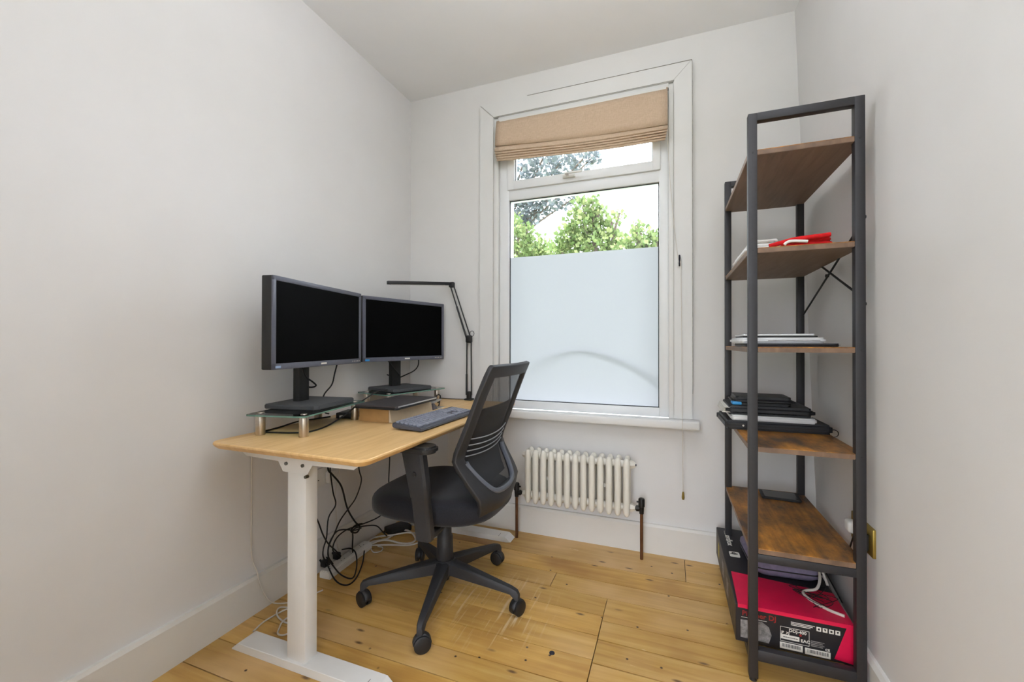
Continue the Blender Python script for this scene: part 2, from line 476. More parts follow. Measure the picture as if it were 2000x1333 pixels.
struct(B().box((-0.12, YR - 0.1, H), (2.4, 0.1, H + 0.1)).build('ceiling', M_ceil, smooth=False), 'plain white painted ceiling')
struct(B().box((-0.12, YR, -0.014), (0.0, 0.0, H)).build('wall_left', M_wall, smooth=False), 'long white painted wall beside the desk')
DOX0, DOX1, DOZ = 0.98, 1.70, 2.03  # added doorway, unseen behind the camera, lets sky light into the room
b = B()
b.box((-0.12, YR - 0.1, -0.014), (DOX0, YR, H)); b.box((DOX1, YR - 0.1, -0.014), (2.4, YR, H)); b.box((DOX0, YR - 0.1, DOZ), (DOX1, YR, H))
struct(b.build('wall_rear', M_wall, smooth=False), 'white rear wall with an added doorway letting in sky light')
b = B(); b.box((DOX0 - 0.07, YR, 0.0), (DOX0, YR + 0.018, DOZ + 0.07), 0.003); b.box((DOX1, YR, 0.0), (DOX1 + 0.07, YR + 0.018, DOZ + 0.07), 0.003); b.box((DOX0, YR, DOZ), (DOX1, YR + 0.018, DOZ + 0.07), 0.003)
struct(b.build('trim_4', M_trim), 'white painted architrave around the added doorway')
d1 = thing('blocker_door_1', (DOX0, YR, 0.0), 'unseen white door added to block doorway light from the left wall', None); struct(d1)  # unseen leaf added to keep doorway light off the left wall
B().box((DOX0 - 0.04, YR + 0.02, 0.005), (DOX0 - 0.002, YR + 0.74, 2.02), 0.002).build('blocker_leaf', M_trim, d1)
for z0_, z1_ in ((0.2, 0.85), (1.0, 1.85)):
    for y0_ in (0.10, 0.42): B().box((DOX0 - 0.004, YR + y0_, z0_), (DOX0 + 0.003, YR + y0_ + 0.25, z1_), 0.002).build('blocker_panel', M_trim, d1)
B().sphere((DOX0 + 0.04, YR + 0.68, 1.0), 0.026, 14, 8).build('blocker_knob', M_brass, d1)
# back wall with the window opening
OX0, OX1, OZ0, OZ1 = 0.606, 1.570, 0.685, 2.41
b = B()
b.box((-0.12, 0, -0.014), (OX0, 0.28, H)); b.box((OX1, 0, -0.014), (2.4, 0.28, H))
b.box((OX0, 0, -0.014), (OX1, 0.28, OZ0)); b.box((OX0, 0, OZ1), (OX1, 0.28, H))
struct(b.build('wall_back', M_wall, smooth=False), 'white painted wall around the window')
# right wall, slightly out of true towards the far corner
rows = []
ny, nz = 26, 8
def wx(yy, zz):
    xc = 2.203 - 0.0335 * zz
    t = max(0.0, 1 + yy / 0.70)
    return XW + (xc - XW) * t * t
for j in range(nz + 1):
    zz = -0.014 + (H + 0.014) * j / nz
    rows.append([Vector((wx(yy, zz), yy, zz)) for yy in [0.02 + (YR - 0.02) * (i / ny) for i in range(ny + 1)]])
b = B(); V = b.grid(rows)
r2 = []
for j in range(nz + 1):
    zz = rows[j][0].z
    r2.append([Vector((2.40, v.y, zz)) for v in rows[j]])
V2 = b.grid(r2)
for i in range(ny):
    b.bm.faces.new((V[0][i], V[0][i + 1], V2[0][i + 1], V2[0][i])); b.bm.faces.new((V[-1][i], V[-1][i + 1], V2[-1][i + 1], V2[-1][i]))
for j in range(nz):
    b.bm.faces.new((V[j][0], V[j + 1][0], V2[j + 1][0], V2[j][0])); b.bm.faces.new((V[j][-1], V[j + 1][-1], V2[j + 1][-1], V2[j][-1]))
bmesh.ops.recalc_face_normals(b.bm, faces=b.bm.faces[:])
struct(b.build('wall_right', M_wall, angle=25), 'white painted wall behind the shelf unit')

# skirting boards
HB = 0.149
prof = [(0, 0), (0.020, 0), (0.020, HB - 0.012), (0.014, HB), (0, HB)]
struct(B().prism([(x, z) for x, z in prof], 'y', YR, 0.0).build('baseboard_left', M_skirt, smooth=False), 'white skirting board along the left wall')
struct(B().prism([(-x, z) for x, z in prof], 'x', 0.02, 2.18).build('baseboard_back', M_skirt, smooth=False), 'white skirting board under the radiator')
b = B()
ra = []
for yy in [0.0 - i * 0.105 for i in range(31)]:
    ra.append([Vector((wx(yy, 0.07) - px + 0.012, yy, pz)) for px, pz in [(-0.01, 0), (0.030, 0), (0.030, HB - 0.016), (0.022, HB - 0.003), (-0.01, HB - 0.003)]])
b.grid(ra); bmesh.ops.recalc_face_normals(b.bm, faces=b.bm.faces[:])
struct(b.build('baseboard_right', M_skirt, angle=25), 'white skirting board behind the shelf unit')

# window architrave
TX0, TX1, TZ = 0.500, 1.671, 2.505
IX0, IX1, IZ = 0.590, 1.584, 2.418
tr1 = thing('trim_1', (1.085, 0, 0.70), 'white painted window architrave', None); struct(tr1)
def mitre(poly, name):
    b = B().prism(poly, 'y', -0.022, 0.0, 0.003, 2); b.build(name, M_trim, tr1)
mitre([(TX0, 0.70), (IX0, 0.70), (IX0, IZ), (TX0, TZ)], 'side_board')
mitre([(TX1, 0.70), (TX1, TZ), (IX1, IZ), (IX1, 0.70)], 'side_board')
mitre([(TX0, TZ), (IX0, IZ), (IX1, IZ), (TX1, TZ)], 'top_board')
# hairline cracks where the boards meet the plaster and each other
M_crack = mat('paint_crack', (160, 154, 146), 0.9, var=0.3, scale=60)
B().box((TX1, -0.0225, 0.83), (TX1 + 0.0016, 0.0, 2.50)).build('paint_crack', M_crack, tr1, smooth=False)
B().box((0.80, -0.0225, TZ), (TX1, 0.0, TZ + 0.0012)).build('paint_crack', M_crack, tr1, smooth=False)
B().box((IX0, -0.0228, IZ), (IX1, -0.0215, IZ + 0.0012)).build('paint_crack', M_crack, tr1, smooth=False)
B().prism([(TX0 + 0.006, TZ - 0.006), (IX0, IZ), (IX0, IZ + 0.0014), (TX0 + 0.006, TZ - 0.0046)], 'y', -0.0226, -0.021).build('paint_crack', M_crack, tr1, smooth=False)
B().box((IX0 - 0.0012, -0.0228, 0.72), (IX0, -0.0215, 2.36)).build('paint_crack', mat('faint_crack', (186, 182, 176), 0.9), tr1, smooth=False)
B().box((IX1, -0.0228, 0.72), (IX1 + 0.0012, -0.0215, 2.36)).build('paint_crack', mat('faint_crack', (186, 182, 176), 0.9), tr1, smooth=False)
# inner lining strips of the reveal
B().box((IX0, -0.012, 0.70), (0.617, 0.02, 2.41), 0.002).build('lining', M_trim, tr1)
B().box((1.560, -0.012, 0.70), (IX1, 0.02, 2.41), 0.002).build('lining', M_trim, tr1)
B().box((0.617, -0.012, 2.392), (1.560, 0.02, IZ), 0.002).build('lining', M_trim, tr1)
struct(B().box((0.470, -0.078, 0.657), (1.703, 0.0, 0.700), 0.008, 3).build('trim_2', M_trim), 'deep white painted window board below the glass')

# window_1: white plastic frame, fixed lower pane with privacy film, top-hung vent
wn = thing('window_1', (1.085, 0.02, 0.70), 'white plastic window with a frosted lower pane and a small top vent', None); struct(wn)
FX0, FX1, FZ0, FZ1 = 0.617, 1.568, 0.700, 2.400
GX0, GX1, GZ0, GZ1 = 0.676, 1.513, 0.746, 1.925
b = B()
b.box((FX0, 0.012, FZ0), (GX0, 0.075, FZ1), 0.004); b.box((GX1, 0.012, FZ0), (FX1, 0.075, FZ1), 0.004)
b.box((GX0 - 0.004, 0.013, FZ0), (GX1 + 0.004, 0.075, GZ0), 0.004); b.box((GX0 - 0.004, 0.013, FZ1 - 0.05), (GX1 + 0.004, 0.075, FZ1), 0.004)
b.box((GX0 - 0.004, 0.013, GZ1), (GX1 + 0.004, 0.075, 1.985), 0.004)
b.build('window_frame', M_upvc, wn)
# vent sash
SX0, SX1, SZ0, SZ1 = 0.668, 1.521, 1.983, 2.385
VX0, VX1, VZ0, VZ1 = 0.712, 1.480, 2.036, 2.34
sash = B()
sash.box((SX0, 0.000, SZ0), (VX0, 0.06, SZ1), 0.006); sash.box((VX1, 0.000, SZ0), (SX1, 0.06, SZ1), 0.006)
sash.box((VX0 - 0.006, 0.0005, SZ0), (VX1 + 0.006, 0.06, VZ0), 0.006); sash.box((VX0 - 0.006, 0.0005, VZ1), (VX1 + 0.006, 0.06, SZ1), 0.006)
sash = sash.build('vent_sash', M_upvc, wn)
def gasket(x0, x1, z0, z1, y, par, t=0.004):
    g = B()
    g.box((x0, y, z0), (x0 + t, y + 0.006, z1)); g.box((x1 - t, y, z0), (x1, y + 0.006, z1))
    g.box((x0, y, z0), (x1, y + 0.006, z0 + t)); g.box((x0, y, z1 - t), (x1, y + 0.006, z1))
    g.build('gasket', M_rubber, par, smooth=False)
gasket(GX0, GX1, GZ0, GZ1, 0.026, wn); gasket(VX0, VX1, VZ0, VZ1, 0.022, sash, 0.003)
B().box((GX0 - 0.005, 0.034, GZ0 - 0.005), (GX1 + 0.005, 0.038, GZ1 + 0.005)).build('window_pane', M_glass, wn, smooth=False)
B().box((VX0 - 0.005, 0.034, VZ0 - 0.005), (VX1 + 0.005, 0.038, VZ1 + 0.005)).build('vent_pane', M_glass, sash, smooth=False)
b = B(); b.grid([[Vector((GX0 + 0.003, 0.0330, GZ0 + 0.003)), Vector((GX1 - 0.003, 0.0330, GZ0 + 0.003))], [Vector((GX0 + 0.003, 0.0330, 1.590)), Vector((GX1 - 0.003, 0.0330, 1.590))]])
fo = b.build('privacy_film', M_frost, wn, smooth=False)
fo['label'] = 'frosted white privacy film'
b = B(); b.box((1.005, -0.012, 2.004), (1.075, 0.001, 2.024), 0.004); b.box((1.022, -0.040, 2.014), (1.040, -0.010, 2.022), 0.003); b.box((1.022, -0.044, 2.013), (1.120, -0.034, 2.024), 0.004)
b.build('window_handle', M_white, sash)
# stone ledge outside
struct(B().box((0.5, 0.075, 0.60), (1.7, 0.34, 0.66), 0.006).build('trim_3', M_brick), 'outer stone window ledge')

# ================================================================== ROMAN BLIND
bl = thing('roman_blind', (1.085, -0.03, 2.10), 'beige linen roman blind drawn up at the top of the window', 'blind')
X0, X1 = 0.612, 1.556
def blind_strip(name, zt, zb, y0, y1, sag, swell, mat_, th=0.004, shift=0.0):
    rows = []
    n = 24
    for j in range(7):
        t = j / 6
        r = []
        for i in range(n + 1):
            u = i / n
            x = X0 + shift + (X1 - X0 - 2 * shift) * u
            z = zt(u) + (zb(u) - zt(u)) * t
            yy = y0 + (y1 - y0) * t - swell * math.sin(PI * t) - 0.004 * math.sin(u * 9 + zb(u) * 20) * t
            r.append(Vector((x, yy, z)))
        rows.append(r)
    b = B(); b.grid(rows)
    o = b.build(name, mat_, bl)
    s = o.modifiers.new('thickness', 'SOLIDIFY'); s.thickness = th; s.offset = 0
    return o
lerp = lambda a, b: (lambda u: a + (b - a) * u + 0.010 * math.sin(u * PI) * -1 * (1 if a < 2.3 else 0))
blind_strip('upper_fabric', lambda u: 2.388, lerp(2.232, 2.186), -0.026, -0.046, 0, 0.006, M_linen)
blind_strip('fold', lerp(2.238, 2.192), lerp(2.196, 2.158), -0.034, -0.056, 0, 0.006, M_linen)
for k in range(4):
    blind_strip('fold', lerp(2.208 - 0.013 * k, 2.166 - 0.012 * k), lerp(2.182 - 0.013 * k, 2.146 - 0.0125 * k), -0.036, -0.057 + 0.003 * k, 0, 0.005, M_linen, 0.004, 0.002 + 0.003 * k)
B().box((0.630, -0.030, 2.366), (1.550, -0.014, 2.390), 0.002).build('head_rail', M_white, bl)
blc = thing('blind_cord', (1.60, -0.03, 0.30), 'thin white pull cord with a brass weight hanging right of the window', 'cord')
B().tube([(1.552, -0.030, 2.36), (1.556, -0.034, 2.10), (1.575, -0.032, 1.80), (1.603, -0.034, 1.52), (1.611, -0.036, 1.497), (1.618, -0.050, 1.40), (1.622, -0.082, 0.72), (1.626, -0.060, 0.345)], 0.0016, 6).build('cord', M_cablew, blc)
B().sweep([(1.626, -0.060, 0.350), (1.626, -0.060, 0.343), (1.626, -0.060, 0.322), (1.626, -0.060, 0.312)], [0.003, 0.005, 0.0068, 0.005], 12).build('cord_weight', M_brass, blc)
cl = thing('cord_cleat', (1.611, -0.022, 1.47), 'small metal cord cleat screwed to the window architrave', 'cleat')
B().sweep(smoothpath([(1.611, -0.034, 1.470), (1.611, -0.040, 1.482), (1.611, -0.036, 1.497), (1.611, -0.040, 1.512), (1.611, -0.034, 1.524)]), 0.0042, 8).build('cleat_horns', M_nail, cl)
B().box((1.604, -0.036, 1.488), (1.618, -0.0215, 1.506), 0.003).build('cleat_base', M_white, cl)

# ================================================================== RADIATOR
rd = thing('column_radiator', (1.10, -0.09, 0.0), 'small white two-column radiator under the window', 'radiator')
n = 13
for i in range(n):
    x = 0.842 + (1.362 - 0.842) * i / (n - 1)
    b = B()
    for yy in (-0.126, -0.066):
        b.sweep([(x, yy, 0.214), (x, yy, 0.224), (x, yy, 0.245), (x, yy, 0.475), (x, yy, 0.494), (x, yy, 0.504)], [0.007, 0.0140, 0.0165, 0.0165, 0.0140, 0.007], 14)
    for zz in (0.252, 0.468):
        b.sphere((x, -0.096, zz), 0.03, 14, 8, (0.52, 1.35, 0.85))
        b.cyl((x - 0.0225, -0.096, zz), (x + 0.0225, -0.096, zz), 0.0185, None, 14)
    b.build('radiator_section', M_radw, rd, angle=60)
for s, x in ((-1, 0.842), (1, 1.362)):
    for zz in (0.252, 0.468):
        B().sweep([(x + s * 0.015, -0.096, zz), (x + s * 0.026, -0.096, zz), (x + s * 0.040, -0.096, zz)], [0.023, 0.020, 0.013], 6).build('end_plug', M_radw, rd)
B().cyl((1.402, -0.096, 0.468), (1.408, -0.096, 0.468), 0.005, None, 8).build('bleed_valve', M_nail, rd)
for x, s in ((0.766, -1), (1.432, 1)):
    b = B()
    b.cyl((x, -0.096, 0.228), (x, -0.096, 0.262), 0.011, 0.013, 14)
    b.sweep([(x, -0.096, 0.26), (x, -0.096, 0.264), (x, -0.096, 0.300), (x, -0.096, 0.304)], [0.012, 0.0155, 0.0155, 0.013], 16)
    b.cyl((x, -0.096, 0.252), (x - s * 0.034, -0.096, 0.252), 0.009, None, 12)
    b.cyl((x - s * 0.012, -0.096, 0.252), (x - s * 0.026, -0.096, 0.252), 0.0145, None, 6)
    b.cyl((x - s * 0.006, -0.096, 0.285), (x - s * 0.024, -0.096, 0.285), 0.0045, None, 8)
    b.build('valve', M_valve, rd)
    B().cyl((x, -0.096, 0.0), (x, -0.096, 0.232), 0.0078, None, 14).build('pipe', M_copper, rd)
for x in (0.95, 1.25):
    B().box((x - 0.012, -0.10, 0.34), (x + 0.012, 0.0, 0.36)).build('wall_bracket', M_radw, rd)

# ================================================================== DESK
dk = thing('standing_desk', (0.41, -0.68, 0.0), 'oak-topped desk on white metal T-legs against the left wall', 'desk')
def rrect(x0, x1, y0, y1, r, n=6):
    o = []
    for cx, cy, a in ((x1 - r, y1 - r, 0), (x0 + r, y1 - r, 90), (x0 + r, y0 + r, 180), (x1 - r, y0 + r, 270)):
        for k in range(n + 1):
            t = math.radians(a + 90 * k / n)
            o.append((cx + r * math.cos(t), cy + r * math.sin(t)))
    return o
b = B()
ZT = 0.741
DX0, DX1, DY0, DY1 = 0.082, 0.742, -1.318, -0.030
layers = [(0.014, 0.03, 0.7180), (0.005, 0.036, 0.7262), (0.0, 0.04, 0.7335), (0.0005, 0.04, 0.7385), (0.003, 0.04, ZT)]
rings = []
for ins, r, z in layers:
    rings.append([b.bm.verts.new((x, y, z)) for x, y in rrect(DX0 + ins, DX1 - ins, DY0 + ins, DY1 - ins, r)])
for a, c in zip(rings, rings[1:]):
    for k in range(len(a)): b.bm.faces.new((a[k], a[(k + 1) % len(a)], c[(k + 1) % len(a)], c[k]))
b.bm.faces.new(rings[0][::-1]); b.bm.faces.new(rings[-1])
b.build('tabletop', M_oak, dk, angle=25)
for yc, nm in ((-1.219, 0), (-0.140, 1)):
    s = -1 if nm == 0 else 1
    c_ = B().box((0.368, yc - 0.025, 0.027), (0.448, yc + 0.025, 0.70), 0.003).build('leg_column', M_deskw, dk)
    B().box((0.371, yc - 0.022, 0.0265), (0.445, yc + 0.022, 0.040), 0.002).build('column_foot_weld', mat('worn_weld', (176, 172, 166), 0.6, var=0.3, scale=120), c_)
    f = B().prism([(0.118, 0.0), (0.735, 0.0), (0.760, 0.004), (0.728, 0.029), (0.150, 0.029), (0.118, 0.004)], 'y', yc - 0.035, yc + 0.035, 0.0015, 1).build('foot', M_deskw, dk)
    B().box((0.688, yc - 0.035, 0.0288), (0.6895, yc + 0.002, 0.0294)).build('foot_seam', M_nail, f, smooth=False)
    br = B().prism([(0.165, 0.718), (0.165, 0.700), (0.185, 0.688), (0.335, 0.684), (0.356, 0.652), (0.462, 0.652), (0.484, 0.684), (0.650, 0.688), (0.668, 0.700), (0.668, 0.718)], 'y', yc + s * 0.030, yc + s * 0.033).build('bracket', M_deskw, dk, smooth=False)
    B().box((0.18, yc - 0.033, 0.712), (0.66, yc + 0.033, 0.718)).build('bracket_flange', M_deskw, br, smooth=False)
    for xx in (0.372, 0.444):
        B().cyl((xx, yc + s * 0.033, 0.680), (xx, yc + s * 0.0375, 0.680), 0.0058, None, 12).build('bolt', M_bolt, br)
    B().cyl((0.456, yc + s * 0.024, 0.644), (0.456, yc + s * 0.036, 0.644), 0.0055, None, 12).build('bolt', M_bolt, br)
for xx in (0.30, 0.50):
    B().box((xx, -1.19, 0.690), (xx + 0.03, -0.17, 0.718), 0.002).build('cross_rail', M_deskw, dk)

# ================================================================== GLASS RISERS
def riser(loc, rz, label):
    r = thing('monitor_riser', loc, label, 'monitor stand', 'glass monitor risers', rz)
    gx, gy = 0.120, 0.215
    g = B(); g.prism(rrect(-gx, gx, -gy, gy, 0.02), 'z', 0.075, 0.081)
    g.build('glass_shelf', M_gtop, r, smooth=False, local=True)
    e = B()
    for p, q in ((rrect(-gx - .0004, gx + .0004, -gy - .0004, gy + .0004, 0.02), 0),):
        lo = [e.bm.verts.new((x, y, 0.0752)) for x, y in p]; hi = [e.bm.verts.new((x, y, 0.0808)) for x, y in p]
        for k in range(len(lo)): e.bm.faces.new((lo[k], lo[(k + 1) % len(lo)], hi[(k + 1) % len(lo)], hi[k]))
    e.build('glass_edge', M_gedge, r, local=True)
    for sx in (-1, 1):
        for sy in (-1, 1):
            x, y = sx * 0.089, sy * 0.172
            l = B().sweep([(x, y, 0.0), (x, y, 0.003), (x, y, 0.0725), (x, y, 0.075)], [0.0155, 0.0165, 0.0165, 0.0155], 20).build('riser_leg', M_steel, r, local=True)
            B().sweep([(x, y, 0.0812), (x, y, 0.083)], [0.012, 0.011], 16).build('leg_cap', M_steel, l, local=True)
    return r
RL = riser((0.203, -0.985, ZT), math.radians(11), 'clear glass monitor riser under the nearer monitor')
RR = riser((0.178, -0.325, ZT), math.radians(-14), 'clear glass monitor riser under the monitor nearer the window')

# ================================================================== MONITORS
def monitor(loc, rz, label, base_dx=0.0, yoff=0.0):
    m = thing('computer_monitor', loc, label, 'monitor', 'pair of desk monitors', rz)
    w, h = 0.5725, 0.335
    xf, z0 = 0.052, 0.163
    z1 = z0 + h
    ya, yb = -w / 2 + yoff, w / 2 + yoff
    hs = B()
    hs.box((xf - 0.046, ya, z0), (xf - 0.004, yb, z1), 0.004)
    hs.box((xf - 0.070, ya + 0.09, z0 + 0.05), (xf - 0.040, yb - 0.09, z1 - 0.05), 0.010)
    hs = hs.build('housing', M_mside, m, local=True)
    t = 0.018; tb = 0.022
    bz = B()
    bz.box((xf - 0.006, ya, z0), (xf, yb, z0 + tb), 0.002); bz.box((xf - 0.006, ya, z1 - t), (xf, yb, z1), 0.002)
    bz.box((xf - 0.006, ya, z0 + 0.002), (xf, ya + t, z1 - 0.002), 0.002); bz.box((xf - 0.006, yb - t, z0 + 0.002), (xf, yb, z1 - 0.002), 0.002)
    bz = bz.build('bezel', M_mon, m, local=True)
    B().box((xf - 0.006, ya + t - 0.002, z0 + tb - 0.002), (xf - 0.0025, yb - t + 0.002, z1 - t + 0.002)).build('screen', M_screen, m, smooth=False, local=True)
    B().box((xf, yoff - 0.018, z0 + 0.0075), (xf + 0.0006, yoff + 0.018, z0 + 0.0145)).build('maker_mark', M_ink_w, bz, smooth=False, local=True)
    B().box((xf, ya + 0.014, z0 + 0.0055), (xf + 0.0006, ya + 0.040, z0 + 0.0135), 0).build('sticker', M_blue if rz < 0 else mat('pale_blue_print', (150, 172, 205), 0.5), bz, smooth=False, local=True)
    for k in range(5):
        yy = yb - 0.075 + k * 0.0135
        B().box((xf, yy, z0 + 0.009), (xf + 0.0008, yy + 0.005, z0 + 0.013), 0).build('button_mark', M_ink_w, bz, smooth=False, local=True)
    # stand
    B().prism([(-0.125, -0.120), (-0.112, -0.135), (0.100, -0.135), (0.117, -0.118), (0.120, 0.0), (0.117, 0.118), (0.100, 0.135), (-0.112, 0.135), (-0.125, 0.120)], 'z', 0.0, 0.017, 0.003, 2).build('stand_base', M_base, m, local=True)
    B().box((-0.070, -0.032, 0.012), (-0.038, 0.032, 0.30), 0.006).build('stand_column', M_mside, m, local=True)
    B().box((-0.045, -0.05, 0.27), (0.0, 0.05, 0.37), 0.004).build('stand_mount', M_mside, m, local=True)
    return m
ML = monitor((0.165, -0.945, ZT + 0.0814), math.radians(9.8), 'switched-off black monitor nearer the camera, turned towards the chair')
MR = monitor((0.152, -0.310, ZT + 0.0814), math.radians(-14.4), 'switched-off black monitor nearer the window, below the lamp')

# ================================================================== DESK LAMP
lp = thing('desk_lamp', (0.444, -0.040, ZT), 'slim black swing-arm lamp clamped to the far end of the desk', 'lamp')
lx, ly = 0.440, -0.036
J1 = Vector((0.438, -0.034, 1.105)); J2 = Vector((0.325, -0.040, 1.432))
b = B(); b.box((lx - 0.024, ly - 0.022, ZT), (lx + 0.026, ly + 0.018, ZT + 0.010), 0.003); b.box((lx - 0.012, ly - 0.014, ZT + 0.008), (lx + 0.014, ly + 0.012, ZT + 0.052), 0.005)
b.box((lx - 0.02, ly + 0.010, ZT - 0.06), (lx + 0.02, ly + 0.016, ZT + 0.006), 0.002); b.box((lx - 0.02, ly - 0.022, ZT - 0.062), (lx + 0.02, ly + 0.016, ZT - 0.055), 0.002)
b.build('clamp', M_black, lp)
b = B()
for dx in (-0.016, 0.016):
    b.cyl((lx + dx, ly, ZT + 0.03), (J1.x + dx * 0.9, J1.y, J1.z), 0.0042, None, 8)
b.cyl((lx - 0.016, ly, ZT + 0.03), (lx - 0.016, ly, ZT + 0.155), 0.0062, None, 8)
b.build('lower_arm', M_black, lp)
b = B()
ddir = (J2 - J1).normalized(); perp = Vector((ddir.z, 0, -ddir.x))
for s in (-1, 1):
    b.cyl(J1 + perp * 0.013 * s, J2 + perp * 0.011 * s, 0.0042, None, 8)
mid = J1.lerp(J2, 0.62)
b.cyl(J1 + perp * -0.013, mid + perp * -0.012, 0.0060, None, 8)
b.build('upper_arm', M_black, lp)
B().box(J1 + Vector((-0.020, -0.012, -0.022)), J1 + Vector((0.020, 0.012, 0.024)), 0.009, 3).build('elbow_joint', M_black, lp)
b = B().sweep([J1 + Vector((0.020 + 0.014 * math.cos(a), 0, 0.034 + 0.016 * math.sin(a))) for a in [i * PI / 8 for i in range(-4, 11)]], 0.0016, 6); b.build('cable_loop', M_cable, lp)
B().box(J2 + Vector((-0.018, -0.012, -0.012)), J2 + Vector((0.016, 0.012, 0.022)), 0.007, 3).build('head_joint', M_black, lp)
Hd = Vector((0.098, -0.366, 1.418)); Ha = Vector((0.312, -0.052, 1.443))
d = (Hd - Ha); L_ = d.length
ang = math.atan2(d.y, d.x); tilt = math.asin(d.z / L_)
Rm = Matrix.Rotation(ang, 4, 'Z') @ Matrix.Rotation(-tilt, 4, 'Y')
c = (Hd + Ha) / 2
hd = B().box(c + Vector((-L_ / 2, -0.011, -0.010)), c + Vector((L_ / 2, 0.011, 0.009)), 0.003, 2, Rm).build('light_bar', M_black, lp)
c2 = c + Vector((0, 0, -0.0108))
B().box(c2 + Vector((-L_ / 2 + 0.02, -0.008, -0.0012)), c2 + Vector((L_ / 2 - 0.03, 0.008, 0.0012)), 0, 2, Rm).build('diffuser', mat('lamp_diffuser', (232, 230, 224), 0.5), hd)

# ================================================================== KEYBOARD
kb = thing('keyboard', (0.622, -0.695, ZT), 'dark grey full-size keyboard near the front edge of the desk', 'keyboard', rz=math.radians(-0.8))
# local: x towards the user, y along the length
kw, kl = 0.070, 0.232
b = B().prism([(-kw, 0.012), (-kw, 0.028), (kw - 0.006, 0.016), (kw, 0.010), (kw - 0.004, 0.003), (-kw + 0.01, 0.008)], 'y', -kl, kl, 0.003, 2)
b.build('keyboard_case', M_keyb, kb, local=True)
for s in (-1, 1): B().box((-kw + 0.012, s * 0.19 - 0.015, 0.0), (-kw + 0.022, s * 0.19 + 0.015, 0.013), 0.001).build('flip_foot', M_black, kb, local=True)
for s in (-1, 1): B().box((kw - 0.022, s * 0.2 - 0.01, 0.0), (kw - 0.012, s * 0.2 + 0.01, 0.0045), 0.001).build('rubber_pad', M_black, kb, local=True)
b = B()
slope = math.atan2(0.012, 2 * kw - 0.006)
def key(x, y, wx_, wy_):
    z = 0.028 - (x + kw) * 0.0895
    b.box((x - wx_ / 2, y - wy_ / 2, z - 0.001), (x + wx_ / 2, y + wy_ / 2, z + 0.006), 0.0016, 1, Matrix.Rotation(slope, 4, 'Y'))
for r in range(6):
    x = -kw + 0.014 + r * 0.0187 + (0.003 if r else 0)
    yy = -kl + 0.012
    if r == 5:
        for wk in (0.024, 0.024, 0.024, 0.108, 0.024, 0.024, 0.024, 0.024): key(x, yy + wk / 2, 0.0155, wk - 0.003); yy += wk + 0.0008
    else:
        for k in range(15): key(x, yy + 0.0093, 0.0135, 0.0135); yy += 0.0188
    for k in range(3):
        if r == 4 and k != 1: continue
        if r == 3: continue
        key(x, -kl + 0.012 + 15 * 0.0188 + 0.016 + k * 0.0188, 0.0155, 0.0155)
    for k in range(4):
        if r == 0 : continue
        key(x, -kl + 0.012 + 18 * 0.0188 + 0.022 + k * 0.0188, 0.0155, 0.0155)
ko = b.build('keys', M_keys, kb, smooth=False, local=True); ko['kind'] = 'stuff'

# ================================================================== BOX, LAPTOP, SMALL DESK THINGS
bx = thing('cardboard_box', (0.375, -0.645, ZT), 'tan cardboard block propping up the dark laptop on the desk', 'box')
B().box((0.292, -0.812, ZT), (0.446, -0.480, ZT + 0.062), 0.002).build('box_body', M_kraft, bx)
B().prism([(0.4465, ZT + 0.001), (0.462, ZT + 0.001), (0.449, ZT + 0.062), (0.4465, ZT + 0.062)], 'y', -0.810, -0.482, 0.0005, 1).build('front_flap', M_kraftl, bx)
lt = thing('laptop', (0.40, -0.68, ZT + 0.062), 'closed dark grey laptop lying on the tan cardboard block', 'laptop', rz=math.radians(2))
B().prism(rrect(-0.105, 0.108, -0.172, 0.172, 0.012), 'z', 0.0, 0.0085, 0.0012, 1).build('laptop_base', M_black, lt, local=True)
B().prism(rrect(-0.105, 0.108, -0.172, 0.172, 0.012), 'z', 0.0092, 0.016, 0.0016, 2).build('laptop_lid', M_lapd, lt, local=True)
B().box((0.1065, -0.16, 0.0092), (0.1095, 0.16, 0.0150), 0.0006).build('lid_rim', M_silver, lt, local=True)
hb = thing('adapter_box', (0.185, -0.745, ZT), 'small black adapter box under the nearer glass riser', 'adapter', rz=math.radians(15))
B().box((-0.042, -0.055, 0.0), (0.042, 0.055, 0.026), 0.004).build('adapter_body', M_black, hb, local=True)
B().box((-0.018, -0.068, 0.008), (-0.004, -0.054, 0.016), 0.001).build('plug', M_white, hb, local=True)
st = thing('phone_stand', (0.40, -0.41, ZT), 'small silver metal stand on the desk behind the keyboard', 'stand')
B().box((0.392, -0.395, ZT), (0.446, -0.335, ZT + 0.004), 0.001).build('stand_plate', M_silver, st)
B().prism([(-0.440, ZT), (-0.395, ZT), (-0.432, ZT + 0.036), (-0.440, ZT + 0.036)], 'x', 0.405, 0.440, 0.001, 1).build('stand_wedge', M_grey, st)
B().box((0.395, -0.444, ZT + 0.032), (0.425, -0.300, ZT + 0.038), 0.001, rot=Matrix.Rotation(0.25, 4, 'Z')).build('stand_arm', M_silver, st)

